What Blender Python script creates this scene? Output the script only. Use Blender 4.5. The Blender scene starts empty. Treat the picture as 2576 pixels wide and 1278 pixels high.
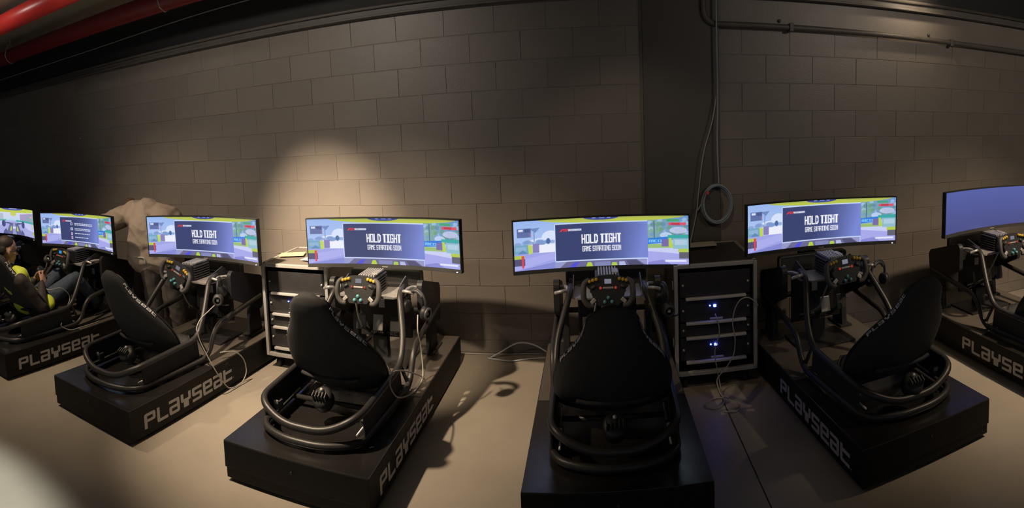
import bpy, bmesh, math, random
import numpy as np
from mathutils import Vector, Matrix, Euler, noise
random.seed(7)
PI = math.pi
scene = bpy.context.scene
col = scene.collection

# ------------------------------------------------------------------ camera
IMG_W, IMG_H = 2576.0, 1278.0
FH, FV, XC, YC, TILT, ROLL = 1430.007, 1588.686, 1494.529, 417.352, 0.0895, -0.0319
CAM_H = 1.76
cam = bpy.data.cameras.new('camera')
cam.type = 'PANO'
cam.panorama_type = 'CENTRAL_CYLINDRICAL'
cam.central_cylindrical_radius = 1.0
cam.central_cylindrical_range_u_min = (0 - XC) / FH
cam.central_cylindrical_range_u_max = (IMG_W - XC) / FH
cam.central_cylindrical_range_v_min = (YC - IMG_H) / FV
cam.central_cylindrical_range_v_max = YC / FV
cam.clip_start = 0.02
camo = bpy.data.objects.new('camera', cam)
col.objects.link(camo)
Rq = (Matrix.Rotation(TILT, 3, 'X') @ Matrix.Rotation(ROLL, 3, 'Y')).transposed()
axes = Matrix(((1, 0, 0), (0, 0, -1), (0, 1, 0)))      # camera right, up, back in the tilted frame
camo.matrix_world = Matrix.Translation((0, 0, CAM_H)) @ (Rq @ axes).to_4x4()
scene.camera = camo

# ------------------------------------------------------------------ colour management, world, lamps
scene.view_settings.view_transform = 'Standard'
scene.view_settings.look = 'None'
scene.view_settings.exposure = 0.0
scene.view_settings.gamma = 1.0
scene.view_settings.use_curve_mapping = False
w = bpy.data.worlds.new('world'); scene.world = w
w.use_nodes = True
w.node_tree.nodes['Background'].inputs[0].default_value = (0.44, 0.50, 0.64, 1)
w.node_tree.nodes['Background'].inputs[1].default_value = 0.22

def spot(name, loc, target, power, color, angle, blend, size=0.05):
    l = bpy.data.lights.new(name, 'SPOT')
    l.energy = power; l.color = color; l.spot_size = math.radians(angle); l.spot_blend = blend
    l.shadow_soft_size = size
    o = bpy.data.objects.new(name, l); col.objects.link(o)
    o.location = loc
    o.rotation_euler = (Vector(target) - Vector(loc)).to_track_quat('-Z', 'Y').to_euler()
    return o
WARM = (1.0, 0.78, 0.55)
spot('ceiling_spot_lamp', (-2.75, 2.1, 2.95), (-1.62, 3.62, 0.0), 620, WARM, 66, 0.95)
spot('ceiling_spot_lamp', (-2.6, 2.0, 2.95), (-2.30, 4.4, 0.76), 1080, WARM, 31, 1.0)
spot('ceiling_spot_lamp', (-4.4, 2.1, 2.95), (-4.0, 3.5, 0.1), 190, WARM, 84, 0.95)
spot('ceiling_spot_lamp', (3.85, 2.1, 2.95), (3.3, 3.2, 0.0), 360, WARM, 76, 1.0)
spot('ceiling_spot_lamp', (0.1, 1.7, 2.95), (0.35, 4.3, 0.9), 34, WARM, 46, 0.7)
spot('ceiling_spot_lamp', (-2.7, 0.9, 3.08), (-2.75, 4.45, 1.95), 195, (1.0, 0.88, 0.75), 80, 1.0, 0.05)  # unseen wide fill added for the spill on the upper left wall
spot('ceiling_spot_lamp', (3.6, 0.9, 2.95), (3.3, 4.45, 1.9), 100, (1.0, 0.87, 0.72), 100, 1.0, 0.2)  # unseen wide fill added to brighten the right wall
spot('ceiling_spot_lamp', (2.75, 4.16, 2.72), (2.7, 4.45, 2.45), 9, WARM, 140, 1.0, 0.03)
spot('ceiling_flood_lamp', (-3.1, -0.2, 2.95), (-3.1, -0.19, 0.0), 740, (0.96, 1.0, 0.92), 68, 0.12, 0.12)
spot('pipe_fill_light', (-4.75, 2.25, 3.06), (-4.5, 3.0, 2.96), 11, (1.0, 0.92, 0.82), 110, 1.0, 0.02)  # unseen light added to brighten the near red pipe
spot('ceiling_spot_lamp', (-0.8, 1.4, 2.95), (-1.33, 3.80, 0.36), 430, WARM, 20, 0.8)

# ------------------------------------------------------------------ materials
def lin(r, g, b):
    f = lambda c: (c / 255) / 12.92 if c / 255 <= 0.04045 else ((c / 255 + 0.055) / 1.055) ** 2.4
    return (f(r), f(g), f(b), 1)
MATS = {}
def mat(name, color, rough=0.6, metal=0.0, noise=0.0, nscale=20.0, bump=0.0, bscale=200.0, spec=0.5, rnd=0.0, coat=0.0):
    if name in MATS: return MATS[name]
    m = bpy.data.materials.new(name); m.use_nodes = True
    nt = m.node_tree; b = nt.nodes['Principled BSDF']
    c = tuple(color[:3]) + (1,)
    b.inputs['Base Color'].default_value = c
    b.inputs['Roughness'].default_value = rough
    b.inputs['Metallic'].default_value = metal
    b.inputs['Specular IOR Level'].default_value = spec
    b.inputs['Coat Weight'].default_value = coat
    tc = nt.nodes.new('ShaderNodeTexCoord')
    last = None
    if noise > 0:
        n = nt.nodes.new('ShaderNodeTexNoise'); n.inputs['Scale'].default_value = nscale; n.inputs['Detail'].default_value = 6
        nt.links.new(tc.outputs['Object'], n.inputs['Vector'])
        mr = nt.nodes.new('ShaderNodeMapRange')
        mr.inputs[1].default_value = 0.25; mr.inputs[2].default_value = 0.75
        mr.inputs[3].default_value = 1 - noise; mr.inputs[4].default_value = 1 + noise
        nt.links.new(n.outputs['Fac'], mr.inputs[0])
        mx = nt.nodes.new('ShaderNodeVectorMath'); mx.operation = 'SCALE'
        mx.inputs[0].default_value = c[:3]
        nt.links.new(mr.outputs[0], mx.inputs['Scale'])
        last = mx.outputs[0]
        rr = nt.nodes.new('ShaderNodeMapRange')
        rr.inputs[3].default_value = max(0.02, rough - 0.08); rr.inputs[4].default_value = min(1, rough + 0.08)
        nt.links.new(n.outputs['Fac'], rr.inputs[0]); nt.links.new(rr.outputs[0], b.inputs['Roughness'])
    if rnd > 0:
        oi = nt.nodes.new('ShaderNodeObjectInfo')
        mr2 = nt.nodes.new('ShaderNodeMapRange'); mr2.inputs[3].default_value = 1 - rnd; mr2.inputs[4].default_value = 1 + rnd
        nt.links.new(oi.outputs['Random'], mr2.inputs[0])
        mx2 = nt.nodes.new('ShaderNodeVectorMath'); mx2.operation = 'SCALE'
        if last is None: mx2.inputs[0].default_value = c[:3]
        else: nt.links.new(last, mx2.inputs[0])
        nt.links.new(mr2.outputs[0], mx2.inputs['Scale']); last = mx2.outputs[0]
    if last is not None: nt.links.new(last, b.inputs['Base Color'])
    if bump > 0:
        n2 = nt.nodes.new('ShaderNodeTexNoise'); n2.inputs['Scale'].default_value = bscale; n2.inputs['Detail'].default_value = 4
        nt.links.new(tc.outputs['Object'], n2.inputs['Vector'])
        bp = nt.nodes.new('ShaderNodeBump'); bp.inputs['Strength'].default_value = bump; bp.inputs['Distance'].default_value = 0.01
        nt.links.new(n2.outputs['Fac'], bp.inputs['Height']); nt.links.new(bp.outputs[0], b.inputs['Normal'])
    MATS[name] = m
    return m
def emit(name, color, strength):
    m = bpy.data.materials.new(name); m.use_nodes = True
    b = m.node_tree.nodes['Principled BSDF']
    b.inputs['Base Color'].default_value = (0.01, 0.01, 0.01, 1)
    b.inputs['Emission Color'].default_value = tuple(color[:3]) + (1,)
    b.inputs['Emission Strength'].default_value = strength
    MATS[name] = m
    return m

M_WALL = mat('grey_brown_wall_paint', (0.20, 0.175, 0.150), 0.42, noise=0.06, nscale=3, bump=0.12, bscale=90, rnd=0.05)
M_MORTAR = mat('painted_mortar', (0.13, 0.113, 0.098), 0.6, noise=0.1, nscale=30)
M_PILASTER = mat('smooth_dark_wall_paint', (0.085, 0.076, 0.068), 0.5, noise=0.05, nscale=4, bump=0.05, bscale=60)
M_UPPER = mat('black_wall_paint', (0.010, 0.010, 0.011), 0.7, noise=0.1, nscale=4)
M_LEDGE = mat('painted_steel_ledge', (0.10, 0.09, 0.078), 0.5, noise=0.15, nscale=12)
M_CEIL = mat('beige_ceiling', (0.42, 0.39, 0.32), 0.8, noise=0.06, nscale=3)
M_DARKWALL = mat('dark_side_wall', (0.05, 0.047, 0.045), 0.7, noise=0.1, nscale=3)
M_FLOOR = mat('polished_concrete', (0.36, 0.315, 0.255), 0.42, noise=0.13, nscale=1.6, bump=0.02, bscale=25)
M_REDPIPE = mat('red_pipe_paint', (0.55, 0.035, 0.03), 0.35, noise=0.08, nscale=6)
M_SHADEDRED = mat('shaded_red_pipe', (0.17, 0.010, 0.014), 0.5, noise=0.08, nscale=6)  # pipe red darkened so the colour carries the far pipe's shade
M_PLINTH = mat('black_plinth_vinyl', (0.0085, 0.0080, 0.0074), 0.55, noise=0.12, nscale=9, bump=0.05, bscale=120, spec=0.25)
M_PFRONT = mat('brown_plinth_front', (0.115, 0.098, 0.083), 0.34, noise=0.12, nscale=6, bump=0.02, bscale=90)
M_PTOP = mat('black_plinth_top', (0.018, 0.0165, 0.0155), 0.28, noise=0.10, nscale=7, bump=0.02, bscale=100, spec=0.8)
M_TUBE = mat('black_powder_coat', (0.030, 0.028, 0.027), 0.42, spec=0.5, bump=0.02, bscale=300)
M_SEAT = mat('black_seat_fabric', (0.042, 0.042, 0.043), 0.8, noise=0.1, nscale=40, bump=0.08, bscale=400, spec=0.2)
M_BLACK = mat('matte_black_plastic', (0.018, 0.018, 0.019), 0.5, noise=0.1, nscale=30)
M_DGREY = mat('dark_grey_plastic', (0.05, 0.05, 0.05), 0.45, noise=0.1, nscale=30)
M_ALU = mat('brushed_aluminium', (0.62, 0.60, 0.57), 0.38, metal=0.4, noise=0.06, nscale=60)
M_ALUD = mat('dull_aluminium', (0.42, 0.41, 0.39), 0.45, metal=0.35, noise=0.08, nscale=60)
M_STEELPL = mat('pale_steel_plate', (0.50, 0.47, 0.43), 0.4, metal=0.5, noise=0.06, nscale=40)
M_GRIP = mat('grey_rubber_grip', (0.075, 0.07, 0.068), 0.6, bump=0.05, bscale=300)
M_LETTER = mat('light_grey_print', (0.55, 0.54, 0.54), 0.5, noise=0.03, nscale=30)
M_WHITE = mat('white_print', (0.62, 0.62, 0.63), 0.5, noise=0.03, nscale=30)
M_YEL = mat('yellow_knob', (0.55, 0.36, 0.04), 0.35, noise=0.03, nscale=80)
M_TEAL = mat('teal_knob', (0.10, 0.32, 0.36), 0.35, noise=0.03, nscale=80)
M_RED = emit('red_indicator', (1.0, 0.10, 0.05), 0.28)
M_CABLE = mat('pale_grey_cable', (0.36, 0.345, 0.315), 0.45, noise=0.04, nscale=60)
M_BCABLE = mat('blue_grey_cable', (0.28, 0.34, 0.40), 0.45, noise=0.04, nscale=60)
M_CASE = mat('black_case_laminate', (0.022, 0.021, 0.022), 0.4, noise=0.1, nscale=12)
M_LITTOP = mat('lit_case_top', (0.16, 0.14, 0.12), 0.5, noise=0.08, nscale=10)  # case top lightened to brown, lamplight put into the colour
M_PAPER = mat('pale_paper', (0.55, 0.52, 0.45), 0.7, noise=0.03, nscale=20)
M_YPAPER = mat('yellow_paper', (0.62, 0.60, 0.28), 0.7, noise=0.03, nscale=20)
M_BLUELED = emit('blue_led', (0.06, 0.12, 1.0), 40)
M_WLED = emit('white_led', (0.9, 0.95, 1.0), 1.6)
M_CYAN = emit('cyan_dash_display', (0.03, 0.30, 0.75), 0.9)
M_DASH = emit('grey_dash_display', (0.18, 0.18, 0.24), 0.9)
M_GREENLINE = mat('pale_green_line', (0.22, 0.30, 0.20), 0.5, noise=0.03, nscale=30)
M_SKIN = mat('skin', (0.46, 0.27, 0.19), 0.5, noise=0.05, nscale=30)
M_HAIR = mat('dark_brown_hair', (0.035, 0.024, 0.018), 0.6, noise=0.3, nscale=90, bump=0.3, bscale=160)
M_HAIR2 = mat('curly_brown_hair', (0.10, 0.055, 0.03), 0.6, noise=0.3, nscale=90, bump=0.4, bscale=120)
M_JACKET = mat('dark_brown_jacket', (0.040, 0.031, 0.028), 0.7, noise=0.2, nscale=20, bump=0.15, bscale=40)
M_JEANS = mat('blue_jeans', (0.055, 0.075, 0.11), 0.8, noise=0.2, nscale=25, bump=0.15, bscale=60)
M_VEST = mat('hi_vis_yellow', (0.62, 0.72, 0.06), 0.6, noise=0.08, nscale=15, bump=0.1, bscale=50)
M_SHIRT = mat('tan_shirt', (0.34, 0.275, 0.225), 0.85, noise=0.1, nscale=8, bump=0.9, bscale=9)
M_PANTS = mat('grey_brown_trousers', (0.085, 0.075, 0.068), 0.85, noise=0.15, nscale=10, bump=0.9, bscale=13)
M_SHOE = mat('black_shoe', (0.015, 0.014, 0.014), 0.5, noise=0.1, nscale=20)

# ------------------------------------------------------------------ mesh helpers
def mesh_obj(name, verts, faces, m, parent=None, smooth=False, mats=None, fmat=None):
    me = bpy.data.meshes.new(name)
    me.from_pydata([tuple(v) for v in verts], [], faces)
    me.validate(); me.update()
    if mats:
        for q in mats: me.materials.append(q)
        if fmat is not None: me.polygons.foreach_set('material_index', fmat)
    else: me.materials.append(m)
    if smooth: me.polygons.foreach_set('use_smooth', [True] * len(me.polygons))
    return link(name, me, parent)
def link(name, me, parent=None):
    o = bpy.data.objects.new(name, me); col.objects.link(o)
    if parent is not None: o.parent = parent
    return o
def empty(name, loc=(0, 0, 0), rz=0.0):
    o = bpy.data.objects.new(name, None); col.objects.link(o)
    o.empty_display_size = 0.1
    o.location = loc; o.rotation_euler = (0, 0, rz)
    return o
def tag(o, label=None, cat=None, group=None, kind=None):
    if label: o['label'] = label
    if cat: o['category'] = cat
    if group: o['group'] = group
    if kind: o['kind'] = kind
    return o
def copy_tree(o, parent=None):
    c = o.copy(); col.objects.link(c); c.parent = parent
    for ch in list(o.children): copy_tree(ch, c)
    return c
class MB:
    """collects shapes into one mesh"""
    def __init__(s): s.v = []; s.f = []; s.sm = []
    def add(s, v, f, smooth=False):
        n = len(s.v); s.v += [tuple(q) for q in v]; s.f += [tuple(i + n for i in q) for q in f]; s.sm += [smooth] * len(f); return s
    def box(s, c, d, rot=None, bev=0.0):
        hx, hy, hz = d[0] / 2, d[1] / 2, d[2] / 2
        if bev <= 0:
            v = [Vector((x, y, z)) for x in (-hx, hx) for y in (-hy, hy) for z in (-hz, hz)]
            f = [(0, 1, 3, 2), (4, 6, 7, 5), (0, 4, 5, 1), (2, 3, 7, 6), (0, 2, 6, 4), (1, 5, 7, 3)]
        else:
            bm = bmesh.new(); bmesh.ops.create_cube(bm, size=1)
            bmesh.ops.scale(bm, vec=d, verts=bm.verts)
            bmesh.ops.bevel(bm, geom=bm.edges[:], offset=min(bev, 0.49 * min(d)), segments=2, profile=0.6, affect='EDGES')
            v = [q.co.copy() for q in bm.verts]; bm.verts.index_update()
            f = [tuple(q.index for q in p.verts) for p in bm.faces]; bm.free()
        if rot is not None:
            R = rot if isinstance(rot, Matrix) else Euler(rot).to_matrix()
            v = [R @ q for q in v]
        C = Vector(c)
        return s.add([q + C for q in v], f, False)
    def tube(s, pts, r, seg=10, cap=True, closed=False, fillet=0.0):
        P = [Vector(p) for p in pts]
        if fillet > 0: P = fillet_path(P, fillet)
        n = len(P); rr = r if isinstance(r, (list, tuple)) else [r] * n
        T = []
        for i in range(n):
            a = P[(i - 1) % n] if (closed or i > 0) else P[i]; b = P[(i + 1) % n] if (closed or i < n - 1) else P[i]
            T.append((b - a).normalized())
        up = Vector((0, 0, 1)) if abs(T[0].z) < 0.9 else Vector((1, 0, 0))
        N = (up - T[0] * up.dot(T[0])).normalized()
        v = []; f = []
        for i in range(n):
            N = (N - T[i] * N.dot(T[i])).normalized(); B = T[i].cross(N)
            for k in range(seg):
                a = 2 * PI * k / seg
                v.append(P[i] + (N * math.cos(a) + B * math.sin(a)) * rr[i])
        m = n if closed else n - 1
        for i in range(m):
            for k in range(seg):
                j = (i + 1) % n
                f.append((i * seg + k, i * seg + (k + 1) % seg, j * seg + (k + 1) % seg, j * seg + k))
        if cap and not closed:
            f.append(tuple(range(seg - 1, -1, -1))); f.append(tuple((n - 1) * seg + k for k in range(seg)))
        return s.add(v, f, True)
    def cyl(s, a, b, r, seg=14, r2=None):
        return s.tube([a, b], [r, r if r2 is None else r2], seg)
    def lathe(s, prof, c=(0, 0, 0), rot=None, seg=20):
        v = []; f = []; n = len(prof)
        R = rot if isinstance(rot, Matrix) else (Euler(rot).to_matrix() if rot is not None else Matrix.Identity(3))
        for k in range(seg):
            a = 2 * PI * k / seg
            for (r, z) in prof: v.append(R @ Vector((r * math.cos(a), r * math.sin(a), z)) + Vector(c))
        for k in range(seg):
            j = (k + 1) % seg
            for i in range(n - 1): f.append((k * n + i, j * n + i, j * n + i + 1, k * n + i + 1))
        return s.add(v, f, True)
    def prism(s, outline, axis, a, b, rot=None, c=(0, 0, 0)):
        """outline: 2-D points; axis: which axis is extruded ('x','y','z')"""
        n = len(outline)
        def P(u, v, t):
            return {'x': Vector((t, u, v)), 'y': Vector((u, t, v)), 'z': Vector((u, v, t))}[axis]
        v = [P(u, q, a) for u, q in outline] + [P(u, q, b) for u, q in outline]
        f = [tuple(range(n)), tuple(range(2 * n - 1, n - 1, -1))] + [(i, i + n, (i + 1) % n + n, (i + 1) % n) for i in range(n)]
        R = Euler(rot).to_matrix() if rot is not None else Matrix.Identity(3)
        return s.add([R @ q + Vector(c) for q in v], f)
    def sphere(s, c, r, seg=14, rings=9, sc=(1, 1, 1), rot=None):
        v = []; f = []
        R = Euler(rot).to_matrix() if rot is not None else Matrix.Identity(3)
        for i in range(rings + 1):
            t = PI * i / rings
            for k in range(seg):
                a = 2 * PI * k / seg
                v.append(R @ Vector((r * sc[0] * math.sin(t) * math.cos(a), r * sc[1] * math.sin(t) * math.sin(a), r * sc[2] * math.cos(t))) + Vector(c))
        for i in range(rings):
            for k in range(seg):
                f.append((i * seg + k, (i + 1) * seg + k, (i + 1) * seg + (k + 1) % seg, i * seg + (k + 1) % seg))
        return s.add(v, f, True)
    def build(s, name, m, parent=None):
        me = bpy.data.meshes.new(name)
        me.from_pydata(s.v, [], s.f); me.update()
        me.materials.append(m)
        me.polygons.foreach_set('use_smooth', s.sm)
        bm = bmesh.new(); bm.from_mesh(me)
        bmesh.ops.remove_doubles(bm, verts=bm.verts, dist=1e-6)
        bmesh.ops.recalc_face_normals(bm, faces=bm.faces); bm.to_mesh(me); bm.free()
        return link(name, me, parent)
def fillet_path(P, r, seg=6):
    out = [P[0]]
    for i in range(1, len(P) - 1):
        a, b, c = P[i - 1], P[i], P[i + 1]
        d1 = (a - b); d2 = (c - b)
        q = min(r, d1.length * 0.48, d2.length * 0.48)
        s, e = b + d1.normalized() * q, b + d2.normalized() * q
        for k in range(seg + 1):
            t = k / seg
            out.append(s * (1 - t) ** 2 + b * 2 * t * (1 - t) + e * t ** 2)
    out.append(P[-1])
    return out
def spline(pts, n=8):
    P = [Vector(p) for p in pts]; out = []
    for i in range(len(P) - 1):
        p0 = P[max(i - 1, 0)]; p1 = P[i]; p2 = P[i + 1]; p3 = P[min(i + 2, len(P) - 1)]
        for k in range(n):
            t = k / n
            out.append(0.5 * ((2 * p1) + (p2 - p0) * t + (2 * p0 - 5 * p1 + 4 * p2 - p3) * t * t + (3 * p1 - p0 - 3 * p2 + p3) * t ** 3))
    out.append(P[-1])
    return out
def rrect(w, h, r, n=5, cx=0, cy=0):
    out = []
    for (sx, sy, a0) in ((1, 1, 0), (-1, 1, PI / 2), (-1, -1, PI), (1, -1, 1.5 * PI)):
        for k in range(n + 1):
            a = a0 + k * PI / 2 / n
            out.append((cx + sx * (w / 2 - r) + r * math.cos(a), cy + sy * (h / 2 - r) + r * math.sin(a)))
    return out

# 3 x 5 stroke glyphs (rows from the top); wide ones use 5 columns
G = {'P': '111|101|111|100|100', 'L': '100|100|100|100|111', 'a': '111|001|111|101|111', 'Y': '101|101|111|010|010',
     's': '111|100|111|001|111', 'e': '111|101|111|100|111', 't': '100|111|100|100|111',
     'F': '111|100|111|100|100', 'A': '111|101|111|101|101', 'N': '101|111|111|101|101', 'T': '111|010|010|010|010',
     'E': '111|100|111|100|111', 'C': '111|100|100|100|111', 'm': '00000|11111|10101|10101|10101', 'c': '000|111|100|100|111',
     'o': '000|111|101|101|111', 'r': '000|111|100|100|100'}
def glyph_cells(text, stroke=0.24, width=0.86, gap=0.16):
    """cell polygons of a line of text (unit letter height), bends with cut corners; returns polygons, total width"""
    out = []; x = 0.0
    for ch in text:
        if ch == ' ': x += width * 0.6; continue
        rows = G[ch].split('|'); nc = len(rows[0])
        if nc == 3: xs = [0, stroke, width - stroke, width]
        else: xs = [width * 1.4 * i / nc for i in range(nc + 1)]
        ys = [1, 0.81, 0.60, 0.41, 0.20, 0]
        F = lambda r, c: 0 <= r < 5 and 0 <= c < nc and rows[r][c] == '1'
        for r in range(5):
            for c in range(nc):
                if not F(r, c): continue
                x0, x1, y1, y0 = x + xs[c], x + xs[c + 1], ys[r], ys[r + 1]
                k = 0.62 * min(x1 - x0, y1 - y0); p = []
                for (px_, py_, dc, dr) in ((x0, y0, -1, 1), (x1, y0, 1, 1), (x1, y1, 1, -1), (x0, y1, -1, -1)):
                    bend_ = not F(r, c + dc) and not F(r + dr, c) and F(r, c - dc) and F(r - dr, c)
                    if bend_:
                        a = (px_ - dc * k, py_); b = (px_, py_ + dr * k)
                        m_ = (px_ - dc * k * 0.29, py_ + dr * k * 0.29)
                        p += [b, m_, a] if (dc, dr) in ((-1, 1), (1, -1)) else [a, m_, b]
                    else: p.append((px_, py_))
                out.append(p)
        x += xs[-1] + gap
    return out, x - gap
def letters(name, text, fn, m, parent, length, height, thick=0.0012, **kw):
    """lettering as thin raised cells; fn(u,v,t) maps length, height, thickness to 3-D"""
    cells, tot = glyph_cells(text, **kw)
    mb = MB()
    for c in cells:
        n = len(c)
        v = [fn(a / tot * length, b * height, 0.0) for a, b in c] + [fn(a / tot * length, b * height, thick) for a, b in c]
        mb.add(v, [tuple(range(n)), tuple(range(2 * n - 1, n - 1, -1))] + [(i, (i + 1) % n, n + (i + 1) % n, n + i) for i in range(n)])
    return mb.build(name, m, parent)

# ------------------------------------------------------------------ the room
D = 4.45                       # distance of the block wall's face
XL, XR, YB, ZC = -11.5, 6.2, -4.0, 3.1
LIP = 2.52
floor = MB().box(((XL + XR) / 2, (YB + D) / 2, -0.12), (XR - XL, D - YB + 0.4, 0.2)).build('floor', M_MORTAR)
tag(floor, 'tan polished concrete floor with a saw-cut joint', kind='structure')
JX = 0.797
for (x0, x1) in ((XL, JX - 0.004), (JX + 0.004, XR)):
    MB().box(((x0 + x1) / 2, (YB + D) / 2, -0.012), (x1 - x0, D - YB, 0.024)).build('slab', M_FLOOR, floor)
ceil = MB().box(((XL + XR) / 2, (YB + D) / 2, ZC + 0.1), (XR - XL, D - YB + 0.4, 0.2)).build('ceiling', M_CEIL)
tag(ceil, 'beige painted ceiling', kind='structure')
for nm, c, dd in (('wall_left', (XL - 0.1, (YB + D) / 2, ZC / 2), (0.2, D - YB + 0.4, ZC)),
                  ('wall_right', (XR + 0.1, (YB + D) / 2, ZC / 2), (0.2, D - YB + 0.4, ZC))):
    tag(MB().box(c, dd).build(nm, M_DARKWALL), 'plain dark wall of the room', kind='structure')
wall = MB().box(((XL + XR) / 2, D + 0.1035, ZC / 2), (XR - XL, 0.2, ZC)).build('wall_back', M_WALL)
tag(wall, 'grey-brown painted concrete block wall', kind='structure')

BH, BL, GAP = 0.2032, 0.4064, 0.0045
L0Z = 2.3311
block_cache = {}
def block_mesh(wd, ht):
    k = (round(wd, 3), round(ht, 3))
    if k in block_cache: return block_cache[k]
    hx, hz = wd / 2 - GAP / 2, ht / 2 - GAP / 2
    b = 0.0018
    v = []
    for (ix, y) in ((b, 0.0), (0, b), (0, 0.012)):
        for sx, sz in ((-1, -1), (1, -1), (1, 1), (-1, 1)): v.append((sx * (hx - ix), y, sz * (hz - ix)))
    f = [(0, 1, 2, 3)]
    for q in (0, 4):
        for i in range(4): f.append((q + i, q + 4 + i, q + 4 + (i + 1) % 4, q + (i + 1) % 4))
    me = bpy.data.meshes.new('block'); me.from_pydata(v, [], f); me.update(); me.materials.append(M_WALL)
    block_cache[k] = me
    return me
PX0, PX1 = 0.385, 0.988        # pilaster
rows = [(LIP, L0Z, -1)] + [(L0Z - k * BH, L0Z - (k + 1) * BH, k) for k in range(11)] + [(L0Z - 11 * BH, 0.0, 11)]
stuff = MB()
def lay(x0, x1, xj, far_from):
    for (zt, zb, k) in rows:
        off = xj + (0.0 if k % 2 == 0 else BL / 2)
        n0 = math.floor((x0 - off) / BL); x = off + n0 * BL
        while x < x1 - 0.01:
            a, b = max(x, x0), min(x + BL, x1)
            if b - a > 0.03:
                me = block_mesh(b - a, zt - zb)
                c = ((a + b) / 2, D + random.uniform(-0.0012, 0.0012), (zt + zb) / 2)
                if b < far_from:
                    stuff.add([(q.co.x + c[0], q.co.y + c[1], q.co.z + c[2]) for q in me.vertices], [tuple(p.vertices) for p in me.polygons])
                else:
                    o = link('block', me, wall); o.location = c
            x += BL
lay(XL, PX0 - 0.015, -2.5887, -4.9)
rows_r = rows[1:]
rows = rows_r
lay(PX1, 5.0, 1.5845, -99)
sb = stuff.build('block_field', M_WALL, wall); sb['kind'] = 'stuff'
band = MB().box(((PX1 + XR) / 2, D + 0.004, (LIP + L0Z) / 2), (XR - PX1 - 0.004, 0.012, LIP - L0Z - 0.005)).build('bond_beam', M_WALL, wall)
MB().box(((5.0 + XR) / 2, D + 0.004, L0Z / 2), (XR - 5.0, 0.012, L0Z)).build('plain_panel', M_WALL, wall)
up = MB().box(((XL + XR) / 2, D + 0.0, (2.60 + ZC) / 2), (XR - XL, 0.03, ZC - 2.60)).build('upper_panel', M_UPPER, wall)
for (x, z) in ((1.496, 2.376), (2.932, 2.36), (-5.234, 1.963), (-5.631, 1.855), (-5.638, 1.751), (-5.447, 1.754), (-5.24, 1.755), (-5.646, 1.642), (-5.447, 1.638), (-5.249, 1.643)):
    r = 0.014 if x > 0 else 0.007
    MB().lathe([(0, -0.02), (r * 0.7, -0.02), (r, -0.012), (r, 0.004)], (x, D, z), rot=(-PI / 2, 0, 0), seg=8).build('bolt', M_ALUD if x < 0 else M_LEDGE, wall)
pil = MB().box(((PX0 + PX1) / 2, D - 0.01, ZC / 2), (PX1 - PX0, 0.05, ZC), bev=0.004).build('trim_1', M_PILASTER)
tag(pil, 'smooth dark pilaster dividing the block wall', kind='structure')
led = MB()
led.box(((XL + XR) / 2, D - 0.03, LIP + 0.012), (XR - XL, 0.09, 0.014), bev=0.003)
led.box(((XL + XR) / 2, D - 0.012, LIP + 0.045), (XR - XL, 0.05, 0.05), bev=0.003)
led.tube([(XL, D - 0.05, LIP + 0.075), (XR, D - 0.05, LIP + 0.075)], 0.014)
tag(led.build('trim_2', M_LEDGE), 'steel ledge running along the top of the block wall', kind='structure')

# pipes under the ceiling
def pipe(y, z, r, label, pm, x0=XL, x1=0.5):
    t = empty('sprinkler_pipe', (x0, y, z))
    MB().tube([(0, 0, 0), (x1 - x0, 0, 0)], r, 20).build('pipe', pm, t)
    for hx in (3.2, 5.35, 8.0):
        h = MB()
        h.tube([(hx, -r - 0.01, 0), (hx, -r * 0.75, -r * 0.75), (hx, 0, -r - 0.008), (hx, r * 0.75, -r * 0.75), (hx, r + 0.01, 0), (hx, r * 0.6, r + 0.03), (hx, 0, r + 0.05), (hx, -r * 0.6, r + 0.03)], 0.006, 6, closed=True)
        h.cyl((hx, 0, r + 0.04), (hx, 0, ZC - z), 0.006, 6)
        h.build('hanger', M_ALUD, t)
    tag(t, label, 'pipe', 'red pipes under the ceiling')
pipe(3.85, CAM_H + 0.2905 * 3.85, 0.083, 'red pipe coloured dark for shade, hung nearest the black upper wall', M_SHADEDRED)
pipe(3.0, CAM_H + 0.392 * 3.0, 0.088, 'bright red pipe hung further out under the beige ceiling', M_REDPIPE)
# conduit on the right of the wall
cd = empty('wall_conduit', (0.86, D, 2.336))
pts = [Vector((0.0, -0.045, 0.75)), Vector((0.0, -0.045, 0.0)), Vector((3.29, -0.045, -0.035)), Vector((5.2, -0.045, -0.055))]
MB().tube(fillet_path(pts, 0.12, 8), 0.021, 12).build('tube', M_LEDGE, cd)
for hx in (0.72, 2.3, 3.9):
    MB().box((hx, -0.03, -0.012 * hx), (0.035, 0.09, 0.06), bev=0.006).build('clamp', M_LEDGE, cd)
tag(cd, 'black-brown conduit pipe bent round and running along the right wall', 'conduit')
cb = MB().tube(spline([(XL, D - 0.03, 2.74), (-7.4, D - 0.03, 2.775), (-5.2, D - 0.03, 2.79), (-3.3, D - 0.03, 2.84), (-1.5, D - 0.03, 2.86), (0.2, D - 0.03, 2.86)]), 0.005, 6).build('slack_wire', M_ALUD)
tag(cb, 'thin slack wire strung along the black upper wall', 'wire')

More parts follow.
